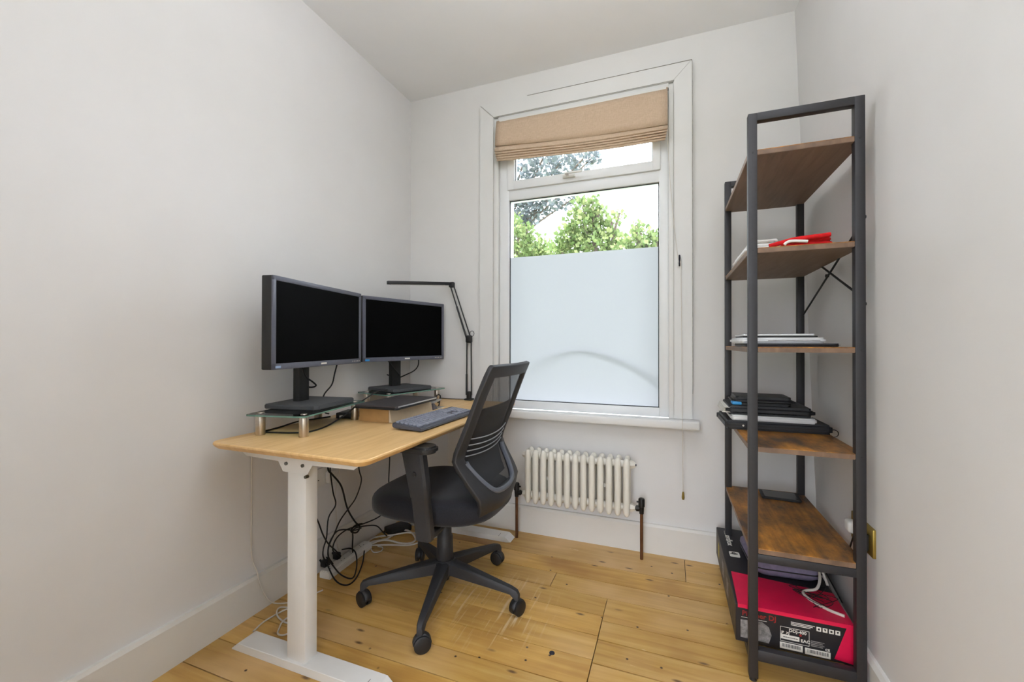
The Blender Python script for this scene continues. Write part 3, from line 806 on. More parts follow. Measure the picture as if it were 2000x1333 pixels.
def cable(name, pts, r, m, label, cat='cable', group=None, k=5):
    o = B().tube(pts, r, 7, k).build(name, m)
    return tag(o, label, cat, group)
zc = ZT + 0.0035
cable('power_cable', [(0.13, -0.81, zc + .004), (0.087, -0.878, zc), (0.072, -0.924, zc), (0.085, -0.985, zc), (0.105, -1.046, zc), (0.116, -1.10, zc), (0.128, -1.139, zc), (0.215, -1.125, zc), (0.274, -1.098, zc), (0.287, -1.069, zc), (0.277, -1.003, zc), (0.255, -0.93, zc + 0.004), (0.262, -0.86, zc + 0.03), (0.275, -0.80, zc + 0.0655), (0.27, -0.74, zc + 0.085), (0.235, -0.62, zc + 0.100), (0.205, -0.50, zc + 0.095)], 0.0032, M_cable, 'black cable curling under and up past the nearer glass riser')
cable('monitor_cable', [(0.105, -0.738, 1.00), (0.09, -0.743, 0.939), (0.085, -0.756, 0.886), (0.050, -0.771, 0.832), (0.045, -0.76, 0.76), (0.06, -0.745, ZT + 0.005)], 0.0034, M_cable, 'black cable hanging from the nearer monitor behind its base')
cable('monitor_cable', [(0.150, -0.131, 0.99), (0.15, -0.138, 0.947), (0.14, -0.166, 0.917), (0.12, -0.235, 0.893), (0.058, -0.262, 0.857), (0.03, -0.25, 0.80), (0.05, -0.24, ZT + 0.005)], 0.0034, M_cable, 'black cable hanging from the monitor nearer the window')
cable('video_cable', [(0.150, -0.985, 0.985), (0.148, -0.966, 0.942), (0.155, -0.936, 0.917), (0.145, -0.908, 0.898), (0.10, -0.897, 0.888), (0.05, -0.90, 0.90)], 0.0036, M_cable, 'black cable looped around the column of the nearer monitor')
cable('video_cable', [(0.140, -0.415, 0.99), (0.142, -0.364, 0.943), (0.140, -0.318, 0.908), (0.120, -0.282, 0.893), (0.07, -0.275, 0.888), (0.04, -0.29, 0.90)], 0.0036, M_cable, 'black cable looped around the column of the monitor nearer the window')
cable('lamp_cable', [(0.42, -0.052, ZT + 0.006), (0.36, -0.048, ZT + 0.004), (0.30, -0.05, ZT + 0.004), (0.24, -0.046, ZT + 0.004), (0.16, -0.06, ZT + 0.004)], 0.0024, M_cable, 'thin black lamp cable along the far edge of the desk')
cable('coiled_cable', [(0.335, -0.262 + 0.0, ZT + 0.006)] + [(0.345 + 0.004 * math.sin(a * 2), -0.232 + 0.020 * math.cos(a), ZT + 0.028 + 0.022 * math.sin(a)) for a in [i * PI / 5 for i in range(6, 22)]] + [(0.385, -0.29, ZT + 0.004), (0.40, -0.32, ZT + 0.006)], 0.0034, M_cable, 'black cable coiled beside the leg of the far glass riser')

# ================================================================== OFFICE CHAIR
ch = thing('office_chair', (0.66, -0.705, 0.0), 'black mesh-back office chair on casters pulled up to the desk', 'chair')
ch.rotation_euler = (0, 0, 0)
# base
hub = B()
hub.sweep([(0, 0, 0.066), (0, 0, 0.068), (0, 0, 0.100)], [0.014, 0.018, 0.018], 18)
hub.sweep([(0, 0, 0.098), (0, 0, 0.104), (0, 0, 0.152), (0, 0, 0.158)], [0.045, 0.050, 0.046, 0.040], 24)
hub.build('base_hub', M_chair, ch, local=True)
for k in range(5):
    a = math.radians(213 + 72 * k)
    ca, sa = math.cos(a), math.sin(a)
    sec = [(0.030, 0.026, 0.104, 0.157), (0.10, 0.023, 0.098, 0.146), (0.22, 0.018, 0.090, 0.124), (0.310, 0.0145, 0.083, 0.107), (0.336, 0.0125, 0.062, 0.098), (0.345, 0.010, 0.062, 0.086)]
    b = B()
    R_ = []
    for r, hw, zl, zh in sec:
        pr = [(-hw, zl), (hw, zl), (hw, zh - 0.006), (hw * 0.7, zh), (-hw * 0.7, zh), (-hw, zh - 0.006)]
        R_.append([b.bm.verts.new((r * ca - q * sa, r * sa + q * ca, z)) for q, z in pr])
    for u, v in zip(R_, R_[1:]):
        for i in range(6): b.bm.faces.new((u[i], u[(i + 1) % 6], v[(i + 1) % 6], v[i]))
    b.bm.faces.new(R_[0][::-1]); b.bm.faces.new(R_[-1])
    bmesh.ops.recalc_face_normals(b.bm, faces=b.bm.faces[:])
    b.build('base_leg', M_chair, ch, angle=40, local=True)
    # caster: stem, hood and two wheels
    cx, cy = 0.334 * ca, 0.334 * sa
    sw = math.radians([40, 25, -20, 10, 60][k]) + a
    ux, uy = math.cos(sw), math.sin(sw)        # axle direction
    b = B()
    b.cyl((cx, cy, 0.055), (cx, cy, 0.075), 0.008, None, 10)
    arc = [(0.0310 * math.cos(t), 0.0305 + 0.0310 * math.sin(t)) for t in [PI * i / 12 for i in range(0, 13)]]
    fx, fy = -uy, ux
    rows = [[Vector((cx + fx * (q + 0.006) + ux * s_, cy + fy * (q + 0.006) + uy * s_, z)) for q, z in arc] for s_ in (-0.012, 0.012)]
    V_ = b.grid(rows)
    cas = b.build('caster', M_chair, ch, local=True)
    sm_ = cas.modifiers.new('thickness', 'SOLIDIFY'); sm_.thickness = 0.003; sm_.offset = 0
    for s_ in (-1, 1):
        p0 = Vector((cx + fx * 0.006 + ux * 0.004 * s_, cy + fy * 0.006 + uy * 0.004 * s_, 0.0300))
        p1 = p0 + Vector((ux, uy, 0)) * 0.017 * s_
        q0 = p0 + Vector((ux, uy, 0)) * 0.003 * s_
        q1 = p0 + Vector((ux, uy, 0)) * 0.014 * s_
        B().sweep([p0, q0, q1, p1], [0.027, 0.030, 0.030, 0.024], 24).build('wheel', M_black, cas, local=True)
B().sweep([(0, 0, 0.15), (0, 0, 0.16), (0, 0, 0.255), (0, 0, 0.262), (0, 0, 0.37)], [0.030, 0.036, 0.033, 0.028, 0.027], 24).build('gas_column', M_chair, ch, local=True)
b = B(); b.box((-0.11, -0.075, 0.345), (0.13, 0.075, 0.392), 0.012, 3); b.box((0.09, -0.035, 0.350), (0.20, 0.035, 0.385), 0.008); b.build('tilt_mechanism', M_chair, ch, local=True)
B().sweep(smoothpath([(0.02, -0.07, 0.362), (0.02, -0.16, 0.36), (0.02, -0.215, 0.352)]), 0.006, 8).build('height_lever', M_black, ch, local=True)
# seat cushion
def spow(v, e): return math.copysign(abs(v) ** e, v)
b = B()
rows = []
NU, NV = 48, 16
for j in range(NV + 1):
    ph = -PI / 2 + PI * j / NV
    r = []
    for i in range(NU):
        th = 2 * PI * i / NU
        cr = spow(math.cos(ph), 0.30)
        x = 0.274 * cr * spow(math.cos(th), 0.66)
        y = (0.252 - 0.02 * max(0, x / 0.26)) * cr * spow(math.sin(th), 0.62)
        z = 0.438 + 0.054 * spow(math.sin(ph), 0.62)
        fr = max(0.0, (-x - 0.08) / 0.18)
        z -= 0.012 * fr * fr
        z -= 0.012 * (1 - min(1, (x * x + y * y) / 0.045)) if ph > 0 else 0
        r.append(Vector((x, y, z)))
    rows.append(r)
V_ = [[b.bm.verts.new(p) for p in r] for r in rows]
for u, v in zip(V_, V_[1:]):
    for i in range(NU): b.bm.faces.new((u[i], u[(i + 1) % NU], v[(i + 1) % NU], v[i]))
bmesh.ops.remove_doubles(b.bm, verts=b.bm.verts[:], dist=0.0004)
bmesh.ops.recalc_face_normals(b.bm, faces=b.bm.faces[:])
b.build('seat', M_fabric, ch, angle=80, local=True)
# backrest
PR = [  # z, x, outer half width, inner half width (None = closed)
    (1.000, 0.322, 0.203, None), (0.992, 0.319, 0.212, None), (0.966, 0.308, 0.216, None), (0.955, 0.303, 0.217, 0.168), (0.90, 0.281, 0.220, 0.172), (0.84, 0.258, 0.222, 0.176),
    (0.78, 0.236, 0.225, 0.179), (0.72, 0.212, 0.228, 0.180), (0.675, 0.194, 0.230, 0.181), (0.645, 0.187, 0.230, 0.180), (0.615, 0.199, 0.226, 0.170), (0.57, 0.226, 0.218, 0.148),
    (0.535, 0.248, 0.210, 0.122), (0.512, 0.261, 0.203, 0.095), (0.50, 0.266, 0.199, None), (0.47, 0.271, 0.186, None), (0.44, 0.262, 0.170, None), (0.415, 0.240, 0.150, None),
    (0.392, 0.205, 0.128, None), (0.378, 0.165, 0.105, None), (0.370, 0.12, 0.085, None)]
def bcurve(x, y, z):
    k = 0.030 if z > 0.5 else 0.030 + (0.5 - z) * 0.5
    return Vector((x - k * (y / 0.22) ** 2 + 0.010, y, z))
b = B()
inn0 = 0.160
VV = []
for z, x, wo, wi in PR:
    w = wi if wi is not None else min(inn0, wo * 0.75) if z > 0.9 else wo * (0.48 if z > 0.49 else 0.55)
    ys = [-wo, -(wo * 0.82 + w * 0.18), -(wo + w) / 2, -w, -w * 0.6, -w * 0.2, w * 0.2, w * 0.6, w, (wo + w) / 2, (wo * 0.82 + w * 0.18), wo]
    VV.append([b.bm.verts.new(bcurve(x, yy, z)) for yy in ys])
for i in range(len(PR) - 1):
    closed = PR[i][3] is None or PR[i + 1][3] is None
    for k in range(11):
        if not closed and 3 <= k <= 7: continue
        b.bm.faces.new((VV[i][k], VV[i][k + 1], VV[i + 1][k + 1], VV[i + 1][k]))
bmesh.ops.delete(b.bm, geom=[v for v in b.bm.verts if not v.link_faces], context='VERTS')
bmesh.ops.recalc_face_normals(b.bm, faces=b.bm.faces[:])
bf = b.build('back_frame', M_chair, ch, angle=50, local=True)
sm_ = bf.modifiers.new('thickness', 'SOLIDIFY'); sm_.thickness = 0.020; sm_.offset = 0
bv = bf.modifiers.new('edge', 'BEVEL'); bv.width = 0.004; bv.segments = 2; bv.limit_method = 'ANGLE'; bv.angle_limit = math.radians(50)
b = B()
rows = []
for z, x, wo, wi in PR[2:15]:
    w = (wi or (0.155 if z > 0.9 else 0.09)) + 0.006
    rows.append([bcurve(x - 0.004, w * (-1 + 2 * k / 14), z) for k in range(15)])
b.grid(rows)
b.build('back_mesh', M_mesh, ch, angle=70, local=True)
# lumbar pad behind the mesh with ribs
rows = []
for z, x in ((0.83, 0.247), (0.80, 0.232), (0.72, 0.200), (0.66, 0.180), (0.62, 0.182), (0.57, 0.208), (0.535, 0.230)):
    w = 0.176 if z > 0.6 else 0.13 if z > 0.55 else 0.11
    rows.append([bcurve(x - 0.004, w * (-1 + 2 * k / 12), z) for k in range(13)])
b = B(); b.grid(rows)
lu = b.build('lumbar_pad', mat('lumbar_foam', (34, 35, 40), 0.8, var=0.1, scale=200), ch, angle=70, local=True)
sm_ = lu.modifiers.new('thickness', 'SOLIDIFY'); sm_.thickness = 0.008; sm_.offset = 0
for k, z in enumerate((0.722, 0.698, 0.676, 0.655)):
    x = 0.212 if k == 0 else 0.204 if k == 1 else 0.196 if k == 2 else 0.190
    b = B().sweep([bcurve(x + 0.006, 0.174 * (-1 + 2 * i / 16), z - 0.010 * (1 - (-1 + 2 * i / 16) ** 2)) for i in range(17)], 0.0024, 8)
    b.build('back_rib', M_rib, ch, local=True)
# lower cradle lip
b = B()
lip = []
half = [(0.178, 0.632, 0.196), (0.170, 0.612, 0.203), (0.149, 0.570, 0.229), (0.123, 0.535, 0.251), (0.094, 0.512, 0.264), (0.05, 0.503, 0.268)]
for yy, zz, xx in [(-a, z_, x_) for a, z_, x_ in half] + [(0.0, 0.501, 0.269)] + half[::-1]:
    lip.append(bcurve(xx + 0.004, yy, zz))
b.sweep(smoothpath(lip, 4), 0.0105, 10)
b.build('back_lip', M_grey if False else mat('satin_grey_plastic', (92, 96, 106), 0.4, var=0.04), ch, local=True)
# armrests
for s in (-1, 1):
    y0 = s * 0.288
    b = B()
    sec = [(0.375, 0.082, 0.030, 0.018), (0.40, 0.082, 0.033, 0.020), (0.52, 0.066, 0.033, 0.020), (0.525, 0.066, 0.036, 0.0215), (0.60, 0.052, 0.040, 0.0215), (0.682, 0.036, 0.044, 0.0215), (0.694, 0.034, 0.046, 0.0215)]
    R_ = []
    for z, x, hx, hy in sec:
        R_.append([b.bm.verts.new((x + sx * hx + cxx, y0 + sy * hy + cyy, z)) for sx, sy, cxx, cyy in ((-1, -1, 0.008, 0), (1, -1, -0.008, 0), (1, -1, 0, 0.008), (1, 1, 0, -0.008), (1, 1, -0.008, 0), (-1, 1, 0.008, 0), (-1, 1, 0, -0.008), (-1, -1, 0, 0.008))])
    for u, v in zip(R_, R_[1:]):
        for i in range(8): b.bm.faces.new((u[i], u[(i + 1) % 8], v[(i + 1) % 8], v[i]))
    b.bm.faces.new(R_[0][::-1]); b.bm.faces.new(R_[-1])
    bmesh.ops.recalc_face_normals(b.bm, faces=b.bm.faces[:])
    ar = b.build('arm_post', M_chair, ch, angle=40, local=True)
    B().cyl((0.050, y0 + s * 0.020, 0.612), (0.050, y0 + s * 0.026, 0.612), 0.010, 0.008, 14).build('height_button', M_black, ar, local=True)
    B().prism(rrect(-0.125, 0.128, y0 - 0.043, y0 + 0.043, 0.040, 8), 'z', 0.688, 0.714, 0.008, 3).build('arm_pad', M_black, ch, local=True)
    B().sweep(smoothpath([(0.082, y0, 0.385), (0.080, s * 0.22, 0.372), (0.06, s * 0.07, 0.368)]), 0.016, 10).build('arm_bracket', M_chair, ch, local=True)

# ================================================================== UNDER-DESK THINGS
ps = thing('power_strip', (0.075, -0.64, 0.0), 'white multi-socket power strip on the floor by the left skirting board', 'power strip')
rot = Matrix.Rotation(math.radians(3), 4, 'Z')
def pl(x, y, z): 
    v = rot @ Vector((x, y, z)); return Vector((0.078 + v.x, -0.642 + v.y, z))
b = B(); b.prism([( -0.030, 0.0), (0.030, 0.0), (0.030, 0.026), (0.020, 0.036), (-0.020, 0.036), (-0.030, 0.026)], 'y', -0.155, 0.155, 0.003, 2)
for v in b.bm.verts: v.co = pl(v.co.x, v.co.y, v.co.z)
b.build('strip_body', M_white, ps)
for k in range(4):
    yy = -0.115 + k * 0.072
    b = B()
    for dx, dy, w, h in ((-0.008, 0.0, 0.006, 0.003), (0.008, 0.011, 0.003, 0.006), (0.008, -0.011, 0.003, 0.006)):
        b.box((dx - w / 2, yy + dy - h / 2, 0.0358), (dx + w / 2, yy + dy + h / 2, 0.0364))
    for v in b.bm.verts: v.co = pl(v.co.x, v.co.y, v.co.z)
    b.build('socket_holes', M_ink_k, ps, smooth=False)
def plug(x, y, label, m=M_black, h=0.038):
    p_ = thing('plug', (x, y, 0.036), label, 'plug', 'black plugs in the power strip')
    B().box((x - 0.020, y - 0.013, 0.0365), (x + 0.010, y + 0.013, 0.0365 + h * 0.8), 0.005).build('plug_body', m, p_)
    B().cyl((x - 0.018, y, 0.050), (x - 0.034, y, 0.062), 0.006, 0.004, 10).build('cable_grip', m, p_)
plug(0.060, -0.765, 'black mains plug at the near end of the power strip')
plug(0.062, -0.690, 'black mains plug second from the near end of the power strip')
UX = 0.09
def uc(i, yz, label, r=0.0033, m=M_cable, x0=UX, name='hanging_cable', grp='black cables under the desk'):
    pts = []
    for q, p_ in enumerate(yz):
        pts.append((x0 + 0.006 * math.sin(q * 1.7 + i), p_[0], p_[1]))
    cable(name, pts, r, m, label, 'cable', grp)
uc(1, [(-0.80, 0.70), (-0.79, 0.60), (-0.778, 0.50), (-0.757, 0.487 - .02), (-0.706, 0.396), (-0.659, 0.274), (-0.600, 0.185), (-0.574, 0.150), (-0.60, 0.132), (-0.630, 0.15), (-0.60, 0.165), (-0.56, 0.16)], 'thicker black cable crossing down to a small loop below the desk', 0.0042, x0=0.092)
uc(2, [(-0.77, 0.70), (-0.756, 0.60), (-0.754, 0.491), (-0.745, 0.381), (-0.727, 0.315), (-0.762, 0.266), (-0.777, 0.18), (-0.803, 0.145), (-0.80, 0.105), (-0.775, 0.066)], 'black cable with a kink hanging beside the near desk leg', x0=0.080)
uc(3, [(-0.60, 0.70), (-0.597, 0.55), (-0.593, 0.446), (-0.582, 0.387), (-0.611, 0.311), (-0.659, 0.274), (-0.724, 0.242), (-0.761, 0.196), (-0.783, 0.150), (-0.790, 0.105), (-0.77, 0.060)], 'black cable bowing towards the chair before reaching the power strip', x0=0.104)
uc(4, [(-0.90, 0.55), (-0.87, 0.36), (-0.842, 0.270), (-0.815, 0.21), (-0.776, 0.152), (-0.742, 0.110), (-0.71, 0.066)], 'black cable running from behind the near desk leg to a plug', x0=0.094)
uc(5, [(-0.34, 0.70), (-0.332, 0.56), (-0.329, 0.445), (-0.325, 0.309), (-0.319, 0.206), (-0.354, 0.157), (-0.434, 0.139), (-0.574, 0.152), (-0.658, 0.167), (-0.73, 0.159), (-0.747, 0.111), (-0.70, 0.062)], 'black cable dropping straight down behind the chair seat', x0=0.086)
uc(6, [(-0.36, 0.012), (-0.401, 0.050), (-0.451, 0.105), (-0.544, 0.140), (-0.624, 0.158), (-0.634, 0.121), (-0.627, 0.07), (-0.622, 0.042)], 'black cable arching from the power brick to the power strip', x0=0.098)
uc(7, [(-0.797, 0.07), (-0.803, 0.155), (-0.749, 0.196), (-0.698, 0.189), (-0.638, 0.162), (-0.584, 0.150)], 'black cable arching over the near end of the power strip', x0=0.110)
cable('floor_cable', [(0.050, -0.748, 0.070), (0.112, -0.775, 0.058), (0.172, -0.785, 0.03), (0.215, -0.762, 0.012), (0.185, -0.700, 0.030), (0.118, -0.630, 0.046), (0.068, -0.610, 0.052), (0.040, -0.640, 0.055)], 0.0033, M_cable, 'black cable looping across the middle of the power strip', 'cable', 'black cables under the desk')
cable('floor_cable', [(0.120, -0.570, 0.030), (0.175, -0.650, 0.014), (0.225, -0.754, 0.006), (0.220, -0.808, 0.006), (0.150, -0.800, 0.012), (0.060, -0.765, 0.066)], 0.0033, M_cable, 'black cable looping on the floor in front of the power strip', 'cable', 'black cables under the desk')
uc(8, [(-0.66, 0.70), (-0.668, 0.55), (-0.67, 0.458), (-0.699, 0.404), (-0.712, 0.332), (-0.692, 0.239), (-0.688, 0.108), (-0.67, 0.042)], 'thin white cable hanging among the black ones under the desk', 0.0022, M_cablew, 0.060, 'white_cable', 'white cables under the desk')
zf = 0.006
cable('white_cable', [(0.072, -0.486, 0.02), (0.070, -0.440, 0.012), (0.106, -0.385, zf), (0.116, -0.332, zf), (0.129, -0.285, 0.010), (0.162, -0.265, 0.014), (0.21, -0.283, 0.012), (0.256, -0.321, zf), (0.267, -0.357, zf), (0.245, -0.385, zf), (0.199, -0.393, zf), (0.140, -0.400, 0.012), (0.100, -0.425, 0.014), (0.084, -0.484, 0.018)], 0.0046, M_cablew, 'white power strip lead doubled back in a long loop on the floor', 'cable', 'white cables under the desk')
cable('white_cable', [(0.058, -0.482, 0.018), (0.040, -0.410, 0.012), (0.061, -0.364, zf), (0.127, -0.342, 0.015), (0.183, -0.296, 0.017), (0.242, -0.256, zf), (0.30, -0.20, zf)], 0.0042, M_cablew, 'white cable running from the power strip along the skirting board', 'cable', 'white cables under the desk')
cable('white_cable', [(0.088, -0.486, 0.014), (0.110, -0.455, zf), (0.173, -0.428, zf), (0.255, -0.402, zf), (0.290, -0.369, zf), (0.310, -0.328, zf), (0.36, -0.25, zf)], 0.0042, M_cablew, 'white cable running from the power strip towards the chair base', 'cable', 'white cables under the desk')
cable('white_cable', [(0.110, -0.510, 0.012), (0.135, -0.520, 0.004), (0.160, -0.510, 0.004), (0.164, -0.486, 0.004), (0.146, -0.462, 0.004), (0.122, -0.470, 0.008)], 0.0026, M_cablew, 'thin white cable curled at the far end of the power strip', 'cable', 'white cables under the desk')
cable('white_cable', [(0.020, -1.10, 0.70), (0.012, -1.10, 0.60), (0.012, -1.10, 0.40), (0.012, -1.098, 0.24), (0.030, -1.088, 0.170), (0.030, -1.070, 0.10), (0.040, -1.040, 0.03), (0.07, -1.00, 0.004), (0.12, -0.94, 0.004), (0.15, -0.87, 0.004)], 0.0026, M_cablew, 'thin white cable running down the left wall behind the near desk leg', 'cable', 'white cables under the desk')
cable('white_cable', [(0.110, -1.165, 0.004), (0.098, -1.113, 0.004), (0.104, -1.062, 0.004), (0.117, -1.023, 0.005), (0.145, -1.005, 0.006), (0.120, -1.012, 0.004), (0.086, -1.034, 0.009), (0.12, -1.072, 0.009), (0.186, -1.086, 0.004), (0.211, -1.061, 0.004), (0.175, -1.052, 0.008), (0.170, -1.09, 0.008), (0.187, -1.12, 0.004), (0.207, -1.142, 0.004), (0.234, -1.140, 0.004), (0.25, -1.108, 0.004), (0.28, -1.08, 0.004)], 0.0030, M_cablew, 'loose white cable coiled on the floor beside the near desk foot', 'cable', 'white cables under the desk')
pb = thing('power_brick', (0.105, -0.262, 0.0), 'black power brick on the floor under the far end of the desk', 'power adapter', rz=math.radians(-25))
B().box((-0.045, -0.070, 0.0), (0.045, 0.060, 0.034), 0.008, 3).build('brick_body', M_black, pb, local=True)
B().cyl((-0.01, -0.068, 0.018), (-0.01, -0.090, 0.018), 0.008, 0.005, 10).build('cable_grip', M_cable, pb, local=True)
ws = thing('wall_socket', (0.0, -0.72, 0.44), 'white double wall socket on the left wall behind the near desk leg', 'socket')
B().box((0.0, -0.80, 0.397), (0.010, -0.655, 0.483), 0.004).build('face_plate', M_white, ws)
for yy in (-0.770, -0.690):
    b = B(); b.box((0.0098, yy - 0.002, 0.448), (0.0104, yy + 0.002, 0.456)); b.box((0.0098, yy - 0.014, 0.428), (0.0104, yy - 0.007, 0.432)); b.box((0.0098, yy + 0.007, 0.428), (0.0104, yy + 0.014, 0.432))
    b.build('socket_holes', M_ink_k, ws, smooth=False)
mp_ = thing('mains_plug', (0.012, -0.70, 0.40), 'white mains plug in the left wall socket', 'plug')
B().box((0.0106, -0.722, 0.405), (0.040, -0.676, 0.462), 0.008, 3).build('plug_body', M_white, mp_)
pp = tag(B().sweep([(1.180, -0.872, 0.0003), (1.180, -0.872, 0.002), (1.180, -0.872, 0.0035)], [0.0095, 0.0095, 0.0075], 18).build('floor_plug', M_nail), 'small round dark metal plug set in the floorboards', 'floor plug')

# ================================================================== SHELF UNIT
sh = thing('ladder_shelf', (1.955, -0.445, 0.0), 'tall open shelf unit with black metal frame and rustic brown boards', 'shelf')
AX0, AX1, BX0, BX1 = 1.802, 1.828, 2.083, 2.109
NY0, NY1, FY0, FY1 = -0.765, -0.739, -0.160, -0.134
HT = 1.822
def post(x0, x1, y0, y1, lean=0.0):
    o = B().box((x0, y0, 0.012), (x1, y1, HT), 0.002).build('post', M_shelfm, sh)
    B().cyl(((x0 + x1) / 2, (y0 + y1) / 2, 0.0), ((x0 + x1) / 2, (y0 + y1) / 2, 0.0125), 0.011, 0.009, 12).build('foot_pad', M_black, o)
    return o
shelf_z = [1.703, 1.388, 1.070, 0.752, 0.428, 0.084]
for x0, x1 in ((AX0, AX1), (BX0, BX1)):
    for y0, y1, s in ((NY0, NY1, -1), (FY0, FY1, 1)):
        po = post(x0, x1, y0, y1)
        for z in shelf_z[:4]:
            yy = y0 if s < 0 else y1
            B().cyl(((x0 + x1) / 2, yy, z - 0.008), ((x0 + x1) / 2, yy + s * 0.0012, z - 0.008), 0.003, None, 8).build('screw', M_black, po)
for y0, y1 in ((NY0, NY1), (FY0, FY1)):
    B().box((AX1 - 0.001, y0, HT - 0.026), (BX0 + 0.001, y1, HT), 0.002).build('top_rail', M_shelfm, sh)
    B().box((AX1 - 0.001, y0, 0.384), (BX0 + 0.001, y1, 0.410), 0.002).build('cross_rail', M_shelfm, sh)
    B().box((AX1 - 0.001, y0, 0.070), (BX0 + 0.001, y1, 0.105), 0.002).build('cross_rail', M_shelfm, sh)
for x0, x1 in ((AX0, AX1), (BX0, BX1)):
    B().box((x0 + 0.001, NY1 - 0.001, 0.0585), (x1 - 0.001, FY0 + 0.001, 0.0845), 0.002).build('side_rail', M_shelfm, sh)
for z in shelf_z[:5]:
    top = B().box((AX1 + 0.0006, NY0 + 0.001, z - 0.0025), (BX0 - 0.0006, FY1 - 0.001, z), 0.0006, 1)
    top.box((AX0 + 0.002, NY1 + 0.0006, z - 0.0025), (AX1 + 0.0006, FY0 - 0.0006, z)); top.box((BX0 - 0.0006, NY1 + 0.0006, z - 0.0025), (BX1 - 0.002, FY0 - 0.0006, z))
    bd = top.build('shelf_board', M_rust, sh, smooth=False)
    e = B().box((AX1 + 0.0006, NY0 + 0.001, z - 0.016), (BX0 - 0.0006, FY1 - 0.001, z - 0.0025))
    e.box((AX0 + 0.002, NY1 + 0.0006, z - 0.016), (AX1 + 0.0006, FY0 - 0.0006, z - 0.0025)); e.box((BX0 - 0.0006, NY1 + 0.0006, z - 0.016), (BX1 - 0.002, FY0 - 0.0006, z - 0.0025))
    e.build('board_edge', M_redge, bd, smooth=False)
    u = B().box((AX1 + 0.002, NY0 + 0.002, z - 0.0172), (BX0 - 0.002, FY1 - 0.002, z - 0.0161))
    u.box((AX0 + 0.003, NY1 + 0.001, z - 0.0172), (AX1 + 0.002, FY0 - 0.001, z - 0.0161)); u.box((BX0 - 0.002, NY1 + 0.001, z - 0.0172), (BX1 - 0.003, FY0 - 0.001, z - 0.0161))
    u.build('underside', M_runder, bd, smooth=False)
for (y0, z0), (y1, z1) in (((FY0, 1.205), (NY1, 1.440)), ((FY0, 1.475), (NY1, 1.225))):
    B().cyl((2.104, y0, z0), (2.104, y1, z1), 0.0035, None, 8).build('cross_brace', M_black, sh)
B().cyl((2.100, -0.45, 1.33), (2.110, -0.45, 1.33), 0.006, None, 10).build('brace_screw', M_black, sh)
for zz in (1.20, 1.46):
    B().cyl((BX1, NY0 + 0.012, zz), (BX1 + 0.004, NY0 + 0.012, zz), 0.005, None, 10).build('bolt_head', M_black, sh)

# ---- shelf contents
def cloth(name, x0, x1, y0, y1, z, h, m, seed, parent, folds=3):
    rnd = random.Random(seed)
    for k in range(folds):
        n1, n2 = 14, 12
        t = h / folds
        b = B()
        ox, oy = rnd.uniform(-0.006, 0.006), rnd.uniform(-0.006, 0.006)
        ring = rrect(x0 + ox + 0.004 * k, x1 + ox - 0.005 * k, y0 + oy + 0.003 * k, y1 + oy - 0.006 * k, 0.022, 5)
        P = []
        for q, (ins, dz) in enumerate(((0.006, 0.0), (0.0, 0.35), (0.0, 0.65), (0.007, 1.0), (0.03, 1.03))):
            row = []
            for i, (x, y) in enumerate(ring):
                cx, cy = (x0 + x1) / 2, (y0 + y1) / 2
                dx, dy = x - cx, y - cy
                L1 = math.hypot(dx, dy)
                f = 1 - ins / L1
                wob = 0.0025 * math.sin(i * 1.3 + seed + k) if q in (1, 2, 3) else 0
                zz = z + t * k + t * dz + (0.0022 * math.sin(x * 55 + seed) + 0.0022 * math.sin(y * 38 + k)) * (1 if q >= 3 and k == folds - 1 else 0)
                row.append(b.bm.verts.new((cx + dx * f + wob, cy + dy * f + wob, zz)))
            P.append(row)
        for u, v in zip(P, P[1:]):
            for i in range(len(u)): b.bm.faces.new((u[i], u[(i + 1) % len(u)], v[(i + 1) % len(u)], v[i]))
        b.bm.faces.new(P[0][::-1]); b.bm.faces.new(P[-1])
        b.build(name, m, parent, angle=60)
z2 = shelf_z[1] + 0.001
wc = thing('folded_shirt', (1.845, -0.60, z2), 'folded white cotton shirt on the left edge of the second shelf', 'shirt', 'folded clothes on the shelf')
cloth('fold', 1.806, 1.905, -0.72, -0.40, z2, 0.036, M_wcloth, 3, wc, 3)
rc = thing('folded_shirt', (1.96, -0.62, z2), 'folded bright red shirt with a white fold on the second shelf', 'shirt', 'folded clothes on the shelf')
cloth('fold', 1.922, 2.048, -0.735, -0.48, z2, 0.030, M_red, 8, rc, 2)
b = B(); b.tube([(1.865, -0.74, z2 + 0.006), (1.90, -0.742, z2 + 0.014), (1.935, -0.74, z2 + 0.022), (1.985, -0.74, z2 + 0.026), (2.03, -0.735, z2 + 0.030)], 0.007, 10); b.build('rolled_edge', M_red, rc, angle=80)
b = B(); b.tube([(1.905, -0.748, z2 + 0.0055), (1.912, -0.749, z2 + 0.012), (1.925, -0.749, z2 + 0.0155), (1.955, -0.748, z2 + 0.013), (1.968, -0.748, z2 + 0.011)], 0.0045, 10); b.build('white_fold', M_wcloth, rc, angle=80)
z3 = shelf_z[2] + 0.0005
def slab(name, label, cat, x0, x1, y0, y1, z0, h, m, r=0.01, bev=0.003, group=None, rz=0.0, parts=()):
    t = thing(name, ((x0 + x1) / 2, (y0 + y1) / 2, z0), label, cat, group, rz)
    hx, hy = (x1 - x0) / 2, (y1 - y0) / 2
    B().prism(rrect(-hx, hx, -hy, hy, r), 'z', 0.0, h, min(bev, h * 0.45), 3).build('body', m, t, local=True)
    return t, hx, hy
G3 = 'stack on the third shelf'
t, hx, hy = slab('laptop_sleeve', 'flat dark laptop sleeve at the bottom of the third-shelf stack', 'sleeve', 1.800, 2.072, -0.70, -0.42, z3, 0.011, M_leather, 0.02, 0.005, G3)
